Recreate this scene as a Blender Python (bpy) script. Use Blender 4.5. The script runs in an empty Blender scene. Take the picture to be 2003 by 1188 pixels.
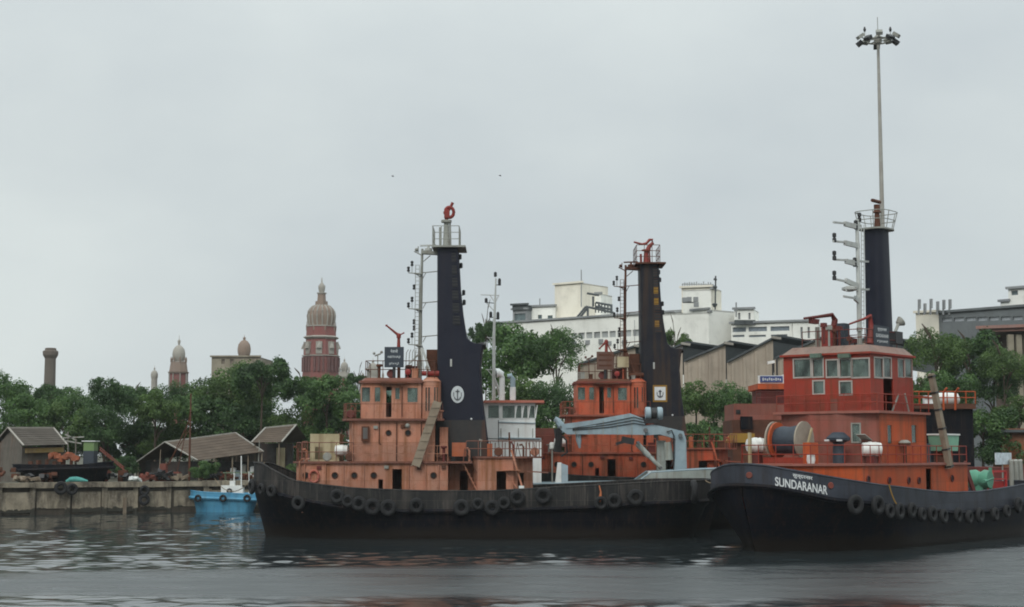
import bpy, math, random
import numpy as np
from mathutils import Vector, Matrix
R = math.radians
rnd = random.Random(7)
SC = bpy.context.scene
COL = SC.collection

# ------------------------------------------------------------------ camera
FPX, CX, CY, HZ, CAMH = 3000.0, 1001.5, 594.0, 890.0, 5.4     # photo is 2003 x 1188
TILT = math.atan((HZ - CY) / FPX)
cam = bpy.data.cameras.new('camera'); cam_o = bpy.data.objects.new('camera', cam); COL.objects.link(cam_o)
cam.sensor_width = 36.0; cam.lens = 36.0 * FPX / 2003.0
cam.clip_start = 0.5; cam.clip_end = 8000
cam_o.location = (0, 0, CAMH); cam_o.rotation_euler = (R(90) + TILT, 0, 0)
SC.camera = cam_o

# ------------------------------------------------------------------ sky, sun, exposure
SUN_EL, SUN_AZ = R(42), R(200)          # soft light from behind and left of the camera
w = bpy.data.worlds.new('World'); SC.world = w; w.use_nodes = True
nt = w.node_tree; nt.nodes.clear()
def wn(t, **k):
    n = nt.nodes.new(t)
    for a, b in k.items(): setattr(n, a, b)
    return n
sky = wn('ShaderNodeTexSky', sky_type='NISHITA', sun_disc=False)
sky.sun_elevation = SUN_EL; sky.sun_rotation = SUN_AZ
b1 = wn('ShaderNodeBackground'); b1.inputs[1].default_value = 0.05
nt.links.new(sky.outputs[0], b1.inputs[0])
tc = wn('ShaderNodeTexCoord')
mp = wn('ShaderNodeMapping'); mp.inputs['Scale'].default_value = (1.6, 1.6, 3.2)
nt.links.new(tc.outputs['Generated'], mp.inputs[0])
nz = wn('ShaderNodeTexNoise'); nz.inputs['Scale'].default_value = 1.7; nz.inputs['Detail'].default_value = 5; nz.inputs['Roughness'].default_value = .5
nt.links.new(mp.outputs[0], nz.inputs['Vector'])
rp = wn('ShaderNodeValToRGB'); e = rp.color_ramp.elements
e[0].position = .34; e[0].color = (.535, .59, .615, 1); e[1].position = .70; e[1].color = (.685, .74, .735, 1)
nt.links.new(nz.outputs[0], rp.inputs[0])
b2 = wn('ShaderNodeBackground')
sx = wn('ShaderNodeSeparateXYZ'); nt.links.new(tc.outputs['Generated'], sx.inputs[0])
zr_ = wn('ShaderNodeMapRange'); zr_.interpolation_type = 'SMOOTHSTEP'; zr_.inputs[1].default_value = .16; zr_.inputs[2].default_value = 1.0; zr_.inputs[3].default_value = 1.0; zr_.inputs[4].default_value = 2.0
nt.links.new(sx.outputs[2], zr_.inputs[0]); nt.links.new(zr_.outputs[0], b2.inputs[1])      # overcast sky, brighter overhead
nt.links.new(rp.outputs[0], b2.inputs[0])
mx = wn('ShaderNodeMixShader'); mx.inputs[0].default_value = .93
nt.links.new(b1.outputs[0], mx.inputs[1]); nt.links.new(b2.outputs[0], mx.inputs[2])
wo = wn('ShaderNodeOutputWorld'); nt.links.new(mx.outputs[0], wo.inputs[0])
sl = bpy.data.lights.new('sun', 'SUN'); sl.energy = 1.3; sl.angle = R(25); sl.color = (1, .97, .92)
so = bpy.data.objects.new('sun', sl); COL.objects.link(so)
d = Vector((math.sin(SUN_AZ) * math.cos(SUN_EL), math.cos(SUN_AZ) * math.cos(SUN_EL), math.sin(SUN_EL)))
so.rotation_euler = (-d).to_track_quat('-Z', 'Y').to_euler(); so.location = (-40, -40, 90)
SC.view_settings.view_transform = 'Standard'; SC.view_settings.look = 'None'
SC.view_settings.exposure = 0.1; SC.view_settings.gamma = 1.0
SC.render.engine = 'CYCLES'
SC.cycles.use_denoising = True
SC.cycles.max_bounces = 6; SC.cycles.diffuse_bounces = 2; SC.cycles.glossy_bounces = 3; SC.cycles.transparent_max_bounces = 10
SC.cycles.volume_bounces = 0
SC.cycles.filter_width = 1.9

# ------------------------------------------------------------------ photo pixel -> ray
CT, ST = math.cos(TILT), math.sin(TILT)
def ray(px, py):
    a, b = (px - CX) / FPX, (CY - py) / FPX
    return Vector((a, CT - b * ST, ST + b * CT))
def P(px, py, Y):
    r = ray(px, py); k = Y / r.y
    return Vector((r.x * k, Y, CAMH + r.z * k))
def XW(px, Y, z=5.4):                       # world x of a pixel column at depth Y, height z
    depth = Y * CT + (z - CAMH) * ST
    return (px - CX) / FPX * depth
def ZW(py, Y): return P(CX, py, Y).z

# ------------------------------------------------------------------ object helpers
def tag(o, label=None, cat=None, group=None, kind=None):
    for k, v in (('label', label), ('category', cat), ('group', group), ('kind', kind)):
        if v: o[k] = v
    return o
def thing(name, label, cat, loc=(0, 0, 0), rz=0, group=None):
    o = bpy.data.objects.new(name, None); COL.objects.link(o); o.empty_display_size = .3
    o.location = loc; o.rotation_euler = (0, 0, rz)
    return tag(o, label, cat, group)
def mobj(name, me, mat=None, parent=None, loc=None):
    o = bpy.data.objects.new(name, me); COL.objects.link(o)
    if mat is not None and not me.materials: me.materials.append(mat)
    if parent is not None: o.parent = parent
    if loc is not None: o.location = loc
    return o
def copy_tree(o, parent=None):
    c = o.copy(); COL.objects.link(c); c.parent = parent
    for ch in list(o.children): copy_tree(ch, c)
    return c

class MB:
    def __init__(s): s.v = []; s.f = []
    def add(s, vs, fs):
        n = len(s.v); s.v += [tuple(p) for p in vs]; s.f += [tuple(i + n for i in f) for f in fs]; return s
    def bx(s, x0, x1, y0, y1, z0, z1):
        return s.add([(x0, y0, z0), (x1, y0, z0), (x1, y1, z0), (x0, y1, z0), (x0, y0, z1), (x1, y0, z1), (x1, y1, z1), (x0, y1, z1)],
                     [(0, 3, 2, 1), (4, 5, 6, 7), (0, 1, 5, 4), (1, 2, 6, 5), (2, 3, 7, 6), (3, 0, 4, 7)])
    def box(s, c, size, rz=0, ry=0):
        m = Matrix.Translation(c) @ Matrix.Rotation(rz, 4, 'Z') @ Matrix.Rotation(ry, 4, 'Y')
        t = MB().bx(-size[0] / 2, size[0] / 2, -size[1] / 2, size[1] / 2, -size[2] / 2, size[2] / 2)
        return s.add([m @ Vector(p) for p in t.v], t.f)
    def beam(s, p0, p1, w, h, up=(0, 0, 1), w1=None, h1=None):
        p0, p1 = Vector(p0), Vector(p1); d = (p1 - p0).normalized(); up = Vector(up)
        sd = d.cross(up)
        if sd.length < 1e-4: sd = d.cross(Vector((0, 1, 0)))
        sd.normalize(); u = sd.cross(d)
        w1 = w if w1 is None else w1; h1 = h if h1 is None else h1
        vs = []
        for p, a, b in ((p0, w, h), (p1, w1, h1)):
            vs += [p - sd * a / 2 - u * b / 2, p + sd * a / 2 - u * b / 2, p + sd * a / 2 + u * b / 2, p - sd * a / 2 + u * b / 2]
        return s.add(vs, [(0, 1, 2, 3), (7, 6, 5, 4), (0, 4, 5, 1), (1, 5, 6, 2), (2, 6, 7, 3), (3, 7, 4, 0)])
    def bar(s, p0, p1, r, n=6, r1=None):
        return s.tube([p0, p1], r, n, r1)
    def tube(s, path, r, n=6, r1=None, closed=False):
        path = [Vector(p) for p in path]; m = len(path); rings = []
        for i, p in enumerate(path):
            a = path[i - 1] if (i > 0 or closed) else p; b = path[(i + 1) % m] if (i < m - 1 or closed) else p
            d = (b - a)
            d = d.normalized() if d.length > 1e-9 else Vector((0, 0, 1))
            up = Vector((0, 0, 1)) if abs(d.z) < .95 else Vector((0, 1, 0))
            sd = d.cross(up).normalized(); u = sd.cross(d)
            rr = r if r1 is None else r + (r1 - r) * i / (m - 1)
            if isinstance(r, (list, tuple)): rr = r[i]
            rings.append([p + sd * rr * math.cos(2 * math.pi * k / n) + u * rr * math.sin(2 * math.pi * k / n) for k in range(n)])
        vs = [q for g in rings for q in g]; fs = []
        for i in range(m if closed else m - 1):
            j = (i + 1) % m
            for k in range(n): fs.append((i * n + k, i * n + (k + 1) % n, j * n + (k + 1) % n, j * n + k))
        if not closed: fs += [tuple(reversed(range(n))), tuple(range((m - 1) * n, m * n))]
        return s.add(vs, fs)
    def lathe(s, prof, n=20, c=(0, 0, 0), M=None, ph=0):
        vs = []; fs = []
        for (r, z) in prof:
            for k in range(n):
                t = 2 * math.pi * (k + ph) / n; vs.append(Vector((r * math.cos(t), r * math.sin(t), z)))
        for i in range(len(prof) - 1):
            for k in range(n): fs.append((i * n + k, i * n + (k + 1) % n, (i + 1) * n + (k + 1) % n, (i + 1) * n + k))
        fs += [tuple(reversed(range(n))), tuple(range((len(prof) - 1) * n, len(prof) * n))]
        if M is not None: vs = [M @ q for q in vs]
        return s.add([q + Vector(c) for q in vs], fs)
    def ball(s, c, r, n=10, sz=1.0):
        pr = [(max(r * math.sin(math.pi * i / 6), 1e-3), -r * sz * math.cos(math.pi * i / 6)) for i in range(7)]
        return s.lathe(pr, n, c)
    def prism_y(s, poly, y0, y1):            # poly of (x, z) extruded along y
        n = len(poly)
        return s.add([(x, y0, z) for x, z in poly] + [(x, y1, z) for x, z in poly],
                     [tuple(range(n)), tuple(reversed(range(n, 2 * n)))] + [(i, i + n, (i + 1) % n + n, (i + 1) % n) for i in range(n)])
    def prism_z(s, poly, z0, z1, top=None):  # poly of (x, y)
        n = len(poly); top = top or poly
        return s.add([(p[0], p[1], z0) for p in poly] + [(p[0], p[1], z1) for p in top],
                     [tuple(reversed(range(n))), tuple(range(n, 2 * n))] + [(i, (i + 1) % n, (i + 1) % n + n, i + n) for i in range(n)])
    def wall(s, p0, p1, z0, z1, holes=(), t=.08):
        """wall from p0 to p1 (xy), outside on the right-hand side of p0->p1; holes (u0,u1,z0,z1) in metres"""
        p0, p1 = Vector((p0[0], p0[1])), Vector((p1[0], p1[1])); L = (p1 - p0).length; d = (p1 - p0) / L; nrm = Vector((d.y, -d.x))
        us = sorted({0, L} | {min(max(u, 0), L) for h in holes for u in h[:2]}); zs = sorted({z0, z1} | {min(max(z, z0), z1) for h in holes for z in h[2:4]})
        def pt(u, z, k): q = p0 + d * u - nrm * (t * k); return (q.x, q.y, z)
        def hole(u, z): return any(h[0] < u < h[1] and h[2] < z < h[3] for h in holes)
        for i in range(len(us) - 1):
            for j in range(len(zs) - 1):
                a, b, c, e = us[i], us[i + 1], zs[j], zs[j + 1]
                if b - a < 1e-6 or e - c < 1e-6 or hole((a + b) / 2, (c + e) / 2): continue
                s.add([pt(a, c, 0), pt(b, c, 0), pt(b, e, 0), pt(a, e, 0)], [(0, 1, 2, 3)])
                s.add([pt(a, c, 1), pt(b, c, 1), pt(b, e, 1), pt(a, e, 1)], [(3, 2, 1, 0)])
        for h in holes:
            a, b, c, e = max(h[0], 0), min(h[1], L), max(h[2], z0), min(h[3], z1)
            for (q, r_) in (((a, c), (b, c)), ((b, c), (b, e)), ((b, e), (a, e)), ((a, e), (a, c))):
                s.add([pt(*q, 0), pt(*r_, 0), pt(*r_, 1), pt(*q, 1)], [(0, 3, 2, 1)])
        return s
    def rail(s, path, h=1.0, n=None, r=.022, mids=1):
        path = [Vector(p) for p in path]
        for i in range(len(path) - 1):
            a, b = path[i], path[i + 1]; k = n or max(1, round((b - a).length / 1.1))
            for j in range(k + (i == len(path) - 2)):
                q = a.lerp(b, j / k); s.bar(q, q + Vector((0, 0, h)), r, 5)
            for m in range(mids + 1):
                z = Vector((0, 0, h * (1 - m / (mids + 1)))); s.bar(a + z, b + z, r, 5)
        return s
    def mesh(s, name='m'):
        me = bpy.data.meshes.new(name); me.from_pydata(s.v, [], s.f); me.update(); return me
    def obj(s, name, mat, parent=None, smooth=False, ang=40):
        me = s.mesh(name)
        if smooth:
            me.polygons.foreach_set('use_smooth', [True] * len(me.polygons)); me.set_sharp_from_angle(angle=R(ang))
        return mobj(name, me, mat, parent)

# ------------------------------------------------------------------ materials
MT = {}
def _nodes(name):
    m = bpy.data.materials.new(name); m.use_nodes = True; t = m.node_tree; t.nodes.clear()
    o = t.nodes.new('ShaderNodeOutputMaterial'); p = t.nodes.new('ShaderNodeBsdfPrincipled'); t.links.new(p.outputs[0], o.inputs[0])
    return m, t, p, o
def _noise(t, vec, scale, detail=4, rough=.55):
    n = t.nodes.new('ShaderNodeTexNoise'); n.inputs['Scale'].default_value = scale; n.inputs['Detail'].default_value = detail; n.inputs['Roughness'].default_value = rough
    t.links.new(vec, n.inputs['Vector']); return n.outputs[0]
def _ramp(t, fac, a, b, c0=(0, 0, 0, 1), c1=(1, 1, 1, 1)):
    r = t.nodes.new('ShaderNodeValToRGB'); e = r.color_ramp.elements; e[0].position = a; e[1].position = b; e[0].color = c0; e[1].color = c1
    t.links.new(fac, r.inputs[0]); return r.outputs[0]
def _mix(t, fac, a, b):
    n = t.nodes.new('ShaderNodeMix'); n.data_type = 'RGBA'
    if isinstance(fac, (int, float)): n.inputs[0].default_value = fac
    else: t.links.new(fac, n.inputs[0])
    for i, c in ((6, a), (7, b)):
        if isinstance(c, (tuple, list)): n.inputs[i].default_value = (*c[:3], 1)
        else: t.links.new(c, n.inputs[i])
    return n.outputs[2]
def _math(t, op, a, b):
    n = t.nodes.new('ShaderNodeMath'); n.operation = op
    for i, c in ((0, a), (1, b)):
        if isinstance(c, (int, float)): n.inputs[i].default_value = c
        else: t.links.new(c, n.inputs[i])
    return n.outputs[0]
def _vec(t, kind='Object', scale=(1, 1, 1)):
    c = t.nodes.new('ShaderNodeTexCoord'); m = t.nodes.new('ShaderNodeMapping'); m.inputs['Scale'].default_value = scale
    t.links.new(c.outputs[kind], m.inputs[0]); return m.outputs[0]
def _bump(t, p, h, strength=.2, dist=.05):
    b = t.nodes.new('ShaderNodeBump'); b.inputs['Strength'].default_value = strength; b.inputs['Distance'].default_value = dist
    t.links.new(h, b.inputs['Height']); t.links.new(b.outputs[0], p.inputs['Normal'])
RUST = (.11, .042, .02)
def paint(name, col, col2=None, rust=.35, streak=.4, rough=.55, rustcol=RUST, scale=1.0, grime=.3, seam=0):
    """weathered paint: faded patches, vertical rust runs, rust spots"""
    if name in MT: return MT[name]
    m, t, p, o = _nodes(name); v = _vec(t)
    col2 = col2 or tuple(c * .75 + .05 for c in col)
    n1 = _noise(t, v, .9 * scale, 5); c = _mix(t, _ramp(t, n1, .36, .66), col, col2)
    nb = _noise(t, v, 2.3 * scale, 6, .7); c = _mix(t, _math(t, 'MULTIPLY', _ramp(t, nb, .52, .72), grime), c, tuple(x * .45 for x in col))
    vs = _vec(t, 'Object', (1.7 * scale, 1.7 * scale, .13 * scale)); ns = _noise(t, vs, 1.0, 4, .6)
    c = _mix(t, _math(t, 'MULTIPLY', _ramp(t, ns, .50, .70), streak), c, rustcol)
    n2 = _noise(t, v, 4.5 * scale, 6, .75); c = _mix(t, _math(t, 'MULTIPLY', _ramp(t, n2, .60, .70), rust), c, tuple(x * .8 for x in rustcol))
    if seam:                                            # weld seams of the plating, rust-edged
        sp = t.nodes.new('ShaderNodeSeparateXYZ'); t.links.new(v, sp.inputs[0]); cb = t.nodes.new('ShaderNodeCombineXYZ')
        t.links.new(_math(t, 'ADD', sp.outputs[0], _math(t, 'MULTIPLY', sp.outputs[1], .7)), cb.inputs[0]); t.links.new(_math(t, 'ADD', sp.outputs[2], _math(t, 'MULTIPLY', n1, .05)), cb.inputs[1])
        bk = t.nodes.new('ShaderNodeTexBrick'); bk.inputs['Scale'].default_value = 1; bk.inputs['Brick Width'].default_value = 2.3; bk.inputs['Row Height'].default_value = 1.25; bk.inputs['Mortar Size'].default_value = .022; bk.inputs['Mortar Smooth'].default_value = .6
        bk.inputs['Color1'].default_value = (.85, .85, .85, 1); bk.inputs['Color2'].default_value = (1.12, 1.12, 1.12, 1); bk.inputs['Mortar'].default_value = (1, 1, 1, 1)
        t.links.new(cb.outputs[0], bk.inputs['Vector']); mu = t.nodes.new('ShaderNodeMix'); mu.data_type = 'RGBA'; mu.blend_type = 'MULTIPLY'; mu.inputs[0].default_value = 1; t.links.new(c, mu.inputs[6]); t.links.new(bk.outputs['Color'], mu.inputs[7]); c = mu.outputs[2]
        c = _mix(t, _math(t, 'MULTIPLY', bk.outputs['Fac'], seam), c, rustcol)
        vr = _vec(t, 'Object', (5.5, 5.5, .33)); c = _mix(t, _math(t, 'MULTIPLY', _ramp(t, _noise(t, vr, 1.0, 5, .7), .54, .66), seam * 1.3), c, tuple(min(1, x * 1.25) for x in rustcol))
    t.links.new(c, p.inputs['Base Color']); p.inputs['Roughness'].default_value = rough; p.inputs['Specular IOR Level'].default_value = .22
    _bump(t, p, _noise(t, v, 1.6, 3), .25, .04)
    MT[name] = m; return m
def plain(name, col, rough=.6, metal=0, var=.25, scale=3):
    if name in MT: return MT[name]
    m, t, p, o = _nodes(name); v = _vec(t)
    n = _noise(t, v, scale, 5); c = _mix(t, _ramp(t, n, .3, .7), tuple(x * (1 - var) for x in col), tuple(min(1, x * (1 + var)) for x in col))
    t.links.new(c, p.inputs['Base Color']); p.inputs['Roughness'].default_value = rough; p.inputs['Metallic'].default_value = metal
    MT[name] = m; return m

salmon = paint('salmon_paint', (.45, .190, .120), (.41, .215, .150), .7, .75, .6, (.20, .075, .026), seam=.5, grime=.6)
salmon_d = paint('salmon_deck', (.21, .085, .058), (.14, .065, .048), .7, .5)
orange = paint('orange_paint', (.46, .080, .034), (.40, .12, .065), .6, .8, seam=.5, grime=.5)
orange_d = paint('orange_deck', (.30, .075, .045), (.2, .08, .055), .7, .4)
redor = paint('red_orange_paint', (.30, .034, .019), (.25, .044, .028), .45, .45, seam=.35)
redor_side = paint('bright_orange_paint', (.46, .078, .020), (.39, .085, .03), .45, .5, seam=.35)
redbrown = paint('red_brown_paint', (.25, .075, .055), (.21, .085, .065), .4, .4, seam=.3)
deckred = paint('deck_edge_paint', (.33, .12, .09), (.26, .11, .085), .4, .2)
navy = paint('navy_funnel_paint', (.0095, .0112, .0225), (.013, .015, .027), .18, .12, .5, (.05, .03, .022))
navy2 = paint('sooty_funnel_paint', (.0085, .0098, .0175), (.017, .017, .021), .6, .55, .6, (.075, .04, .018))
hullblk = paint('black_hull_paint', (.0040, .0048, .0090), (.0070, .0074, .0105), .6, .5, .55, (.026, .017, .013), seam=.5)
hullblue = paint('blue_black_hull_paint', (.0040, .0050, .0098), (.0066, .0074, .0115), .5, .5, .5, (.024, .015, .012), seam=.5)
def growth(m, z0=.25, z1=1.0):
    t = m.node_tree; p = next(n for n in t.nodes if n.type == 'BSDF_PRINCIPLED'); src = p.inputs['Base Color'].links[0].from_socket
    g = t.nodes.new('ShaderNodeNewGeometry'); sp = t.nodes.new('ShaderNodeSeparateXYZ'); t.links.new(g.outputs['Position'], sp.inputs[0])
    h = _math(t, 'SUBTRACT', sp.outputs[2], _math(t, 'MULTIPLY', _noise(t, _vec(t, 'Object', (1, 1, .3)), 1.2, 5, .65), 1.1))
    c = _mix(t, _ramp(t, h, z0 - .55, z1 - .55, (1, 1, 1, 1), (0, 0, 0, 1)), src, (.016, .0125, .0105)); t.links.new(c, p.inputs['Base Color'])
growth(hullblk); growth(hullblue)
for m_ in (hullblk, hullblue): next(n for n in m_.node_tree.nodes if n.type == 'BSDF_PRINCIPLED').inputs['Specular IOR Level'].default_value = .08
bulw = paint('scuffed_bulwark_paint', (.0125, .0132, .0145), (.026, .025, .0235), .85, .6, .65, (.078, .066, .058), seam=.4)
bulw3 = paint('slate_bulwark_paint', (.046, .052, .067), (.028, .032, .042), .45, .5, .5, (.022, .016, .014), seam=.4)
deckdk = paint('dark_deck_paint', (.05, .045, .04), (.08, .05, .035), .7, .2, .8)
whitep = paint('white_paint', (.76, .79, .78), (.68, .71, .69), .2, .25, .5, (.25, .15, .09))
greyp = paint('grey_blue_paint', (.31, .40, .44), (.26, .345, .39), .25, .3, .5, (.14, .09, .06))
palegrey = paint('pale_grey_hull_paint', (.36, .40, .38), (.28, .31, .28), .4, .6, .55, (.13, .075, .03))
mastgrey = paint('mast_grey_paint', (.30, .31, .28), (.24, .24, .21), .5, .4, .6)
mastwhite = paint('mast_white_paint', (.52, .54, .52), (.42, .43, .4), .3, .3, .6)
rustm = paint('rusty_steel', (.12, .048, .028), (.075, .035, .024), .6, .4, .85)
rustred = paint('rust_red_paint', (.20, .055, .04), (.15, .055, .042), .5, .4, .7)
maroon = paint('maroon_paint', (.14, .028, .024), (.10, .03, .026), .4, .3, .6)
monred = paint('monitor_red_paint', (.26, .035, .03), (.18, .04, .03), .4, .2, .5)
yellowp = paint('ochre_paint', (.34, .20, .03), (.28, .16, .04), .3, .3, .6)
mint = paint('mint_paint', (.20, .42, .29), (.17, .34, .25), .15, .2, .45)
creamp = paint('cream_board', (.46, .40, .26), (.36, .30, .18), .4, .5, .8, (.14, .08, .04))
wood = paint('grey_timber', (.26, .215, .16), (.19, .15, .11), .3, .5, .85, (.09, .06, .04))
bluep = paint('blue_boat_paint', (.07, .25, .40), (.09, .29, .43), .4, .5, .5, (.05, .08, .10))
navyboard = plain('board_navy', (.026, .036, .05), .6, 0, .15)
boardblue = plain('board_blue', (.03, .05, .17), .6, 0, .15)
boardbrown = paint('faded_brown_board', (.12, .065, .05), (.15, .09, .07), .5, .5, .8)
lampblk = plain('lamp_black', (.015, .015, .016), .5)
dark = plain('dark_interior', (.012, .012, .012), .9)
tyre_m = plain('tyre_rubber', (.0105, .0105, .0115), .85, 0, .4, 6)
ropem = plain('rope_fibre', (.20, .15, .09), .95)
letter = plain('white_lettering', (.62, .64, .64), .6, 0, .06)
letter_dim = plain('faded_lettering', (.50, .54, .55), .7, 0, .1)
whiter = plain('white_canister', (.70, .71, .68), .4, 0, .08)
greengear = paint('green_machine_paint', (.10, .30, .20), (.09, .24, .17), .4, .2, .5)
redgear = paint('red_machine_paint', (.45, .03, .03), (.35, .035, .03), .3, .2, .5)
def glass_mat():
    m, t, p, o = _nodes('dust_and_sky_glass'); t.nodes.remove(p)
    tr = t.nodes.new('ShaderNodeBsdfTransparent'); tr.inputs[0].default_value = (.50, .60, .54, 1)
    gl = t.nodes.new('ShaderNodeBsdfGlossy'); gl.inputs['Roughness'].default_value = .08; gl.inputs[0].default_value = (.9, .95, .92, 1)
    df = t.nodes.new('ShaderNodeBsdfDiffuse'); df.inputs[0].default_value = (.22, .29, .26, 1)  # pale diffuse patches: dust, with reflected sky painted in as well
    a = t.nodes.new('ShaderNodeMixShader'); nz_ = _noise(t, _vec(t, 'Object', (1, 1, .5)), 1.7, 3)
    t.links.new(_ramp(t, nz_, .38, .62, (.06, .06, .06, 1), (.50, .50, .50, 1)), a.inputs[0])
    t.links.new(tr.outputs[0], a.inputs[1]); t.links.new(df.outputs[0], a.inputs[2])
    fr = t.nodes.new('ShaderNodeFresnel'); fr.inputs[0].default_value = 1.5
    b = t.nodes.new('ShaderNodeMixShader'); t.links.new(fr.outputs[0], b.inputs[0]); t.links.new(a.outputs[0], b.inputs[1]); t.links.new(gl.outputs[0], b.inputs[2])
    t.links.new(b.outputs[0], o.inputs[0]); return m
glass = glass_mat()
winglass = plain('building_glass', (.10, .135, .14), .25, 0, .3, 1.2)
def leaf_mat(name, c0, c1):
    m, t, p, o = _nodes(name); g = t.nodes.new('ShaderNodeNewGeometry')
    c = _mix(t, g.outputs['Random Per Island'], c0, c1)
    v = _vec(t); c = _mix(t, _ramp(t, _noise(t, v, .35, 3), .35, .65), c, tuple(x * .62 for x in c0))
    t.links.new(c, p.inputs['Base Color']); p.inputs['Roughness'].default_value = .6
    tl = t.nodes.new('ShaderNodeBsdfTranslucent'); t.links.new(c, tl.inputs[0])
    ms = t.nodes.new('ShaderNodeMixShader'); ms.inputs[0].default_value = .32
    t.links.new(p.outputs[0], ms.inputs[1]); t.links.new(tl.outputs[0], ms.inputs[2]); t.links.new(ms.outputs[0], o.inputs[0])
    return m
LEAF = [leaf_mat('leaf_green', (.058, .132, .034), (.130, .230, .058)),
        leaf_mat('leaf_deep', (.044, .104, .030), (.092, .172, .046)),
        leaf_mat('leaf_olive', (.068, .130, .030), (.130, .215, .052))]
bark = plain('bark', (.07, .05, .035), .9)

# ------------------------------------------------------------------ the setting: water, ground, quay
QUAY = [(-160, 82), (-100, 108), (-46, 138), (-24, 151), (8, 152), (22, 141), (400, 141)]
GZ = 2.85
def sstep(a, b, x): t = np.clip((x - a) / (b - a), 0, 1); return t * t * (3 - 2 * t)
def make_water():
    xs = np.concatenate([np.linspace(-900, -62, 12), np.arange(-56, 56.01, .25), np.linspace(62, 900, 12)])
    ys = np.concatenate([np.linspace(-500, 44, 14), np.arange(46, 112, .2), np.arange(112, 160, .6)])
    X, Y = np.meshgrid(xs, ys); rs = np.random.RandomState(3); Z = np.zeros_like(X)
    for i in range(46):
        lam = .70 * (4.0 ** rs.rand()); th = rs.normal(0, .75); k = 2 * math.pi / lam
        Z += lam * .0024 * np.sin(k * (X * math.sin(th) + Y * math.cos(th)) + rs.rand() * 6.283)
    g = np.zeros_like(X)                                   # slow wobble for patch borders
    for i in range(14):
        lam = 6 + 22 * rs.rand(); th = rs.rand() * 6.283; g += np.sin(2 * math.pi / lam * (X * math.sin(th) * .6 + Y * math.cos(th) * 1.6) + rs.rand() * 6.283) / 3.7
    up = 77.5 + .38 * np.minimum(X, 0) + .06 * np.clip(X, 0, 17) + 1.15 * np.maximum(X - 17, 0) + 1.8 * g; lo = 56.5 - .16 * X + 1.6 * g
    ruff = sstep(0, 6.0, up + 1.5 - Y) * sstep(0, 5.0, Y + 1 - lo)    # a wind-ruffled band: no swell, matte
    slick = sstep(.0, 1.2, g) * .45
    near = sstep(40, 48, Y) * sstep(62, 56, np.abs(X)) * sstep(160, 140, Y)
    shelter = 1 - .62 * sstep(84, 98, Y - .25 * X) * sstep(-22, -14, X)
    amp = (1 - .30 * ruff) * (1 - slick) * near * shelter
    Z *= amp
    ny, nx = X.shape; idx = np.arange(nx * ny).reshape(ny, nx)
    q = np.stack([idx[:-1, :-1], idx[:-1, 1:], idx[1:, 1:], idx[1:, :-1]], -1).reshape(-1, 4)
    me = bpy.data.meshes.new('water'); me.vertices.add(nx * ny); me.loops.add(len(q) * 4); me.polygons.add(len(q))
    me.vertices.foreach_set('co', np.stack([X, Y, Z], -1).ravel()); me.loops.foreach_set('vertex_index', q.ravel())
    me.polygons.foreach_set('loop_start', np.arange(0, len(q) * 4, 4)); me.polygons.foreach_set('use_smooth', np.ones(len(q), bool))
    at = me.attributes.new('ruffle', 'FLOAT', 'POINT'); at.data.foreach_set('value', ruff.ravel().astype(np.float32))
    me.update(); me.validate()
    m, t, p, o = _nodes('harbour_water')
    p.inputs['Base Color'].default_value = (.024, .031, .033, 1); p.inputs['IOR'].default_value = 1.5
    a = t.nodes.new('ShaderNodeAttribute'); a.attribute_name = 'ruffle'
    mr = t.nodes.new('ShaderNodeMapRange'); mr.inputs[3].default_value = .05; mr.inputs[4].default_value = .36; t.links.new(a.outputs['Fac'], mr.inputs[0])
    gust = _ramp(t, _noise(t, _vec(t, 'Object', (.07, .34, 1)), 1.0, 5, .65), .36, .62, (.62, .62, .62, 1), (1.08, 1.08, 1.08, 1))
    t.links.new(_math(t, 'MULTIPLY', mr.outputs[0], gust), p.inputs['Roughness'])
    v = _vec(t, 'Object', (.35, 1.5, 1)); h1 = _noise(t, v, 1.6, 6, .72)
    bp = t.nodes.new('ShaderNodeBump'); bp.inputs['Distance'].default_value = .06; t.links.new(h1, bp.inputs['Height'])
    ms_ = t.nodes.new('ShaderNodeMapRange'); ms_.inputs[3].default_value = .10; ms_.inputs[4].default_value = .75; t.links.new(a.outputs['Fac'], ms_.inputs[0]); t.links.new(ms_.outputs[0], bp.inputs['Strength']); t.links.new(bp.outputs[0], p.inputs['Normal'])
    return tag(mobj('water', me, m), kind='structure')
make_water()

def ground():
    mb = MB(); far = 3000
    for (a, b) in zip(QUAY[:-1], QUAY[1:]):
        mb.add([(*a, GZ), (*b, GZ), (b[0] * 6 if b is QUAY[-1] else b[0] * 1.0 + 0, far, GZ), (a[0], far, GZ)], [(0, 1, 2, 3)])
    mb.add([(-160, 82, GZ), (-160, far, GZ), (-2500, far, GZ), (-2500, -300, GZ)], [(0, 1, 2, 3)])
    m, t, p, o = _nodes('yard_earth'); v = _vec(t)
    c = _mix(t, _ramp(t, _noise(t, v, .25, 6), .4, .6), (.075, .062, .045), (.05, .062, .028)); c = _mix(t, _ramp(t, _noise(t, v, 2.0, 5), .5, .7), c, (.11, .095, .075))
    t.links.new(c, p.inputs['Base Color']); p.inputs['Roughness'].default_value = .95
    tag(mb.obj('ground', m), kind='structure')
ground()

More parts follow.
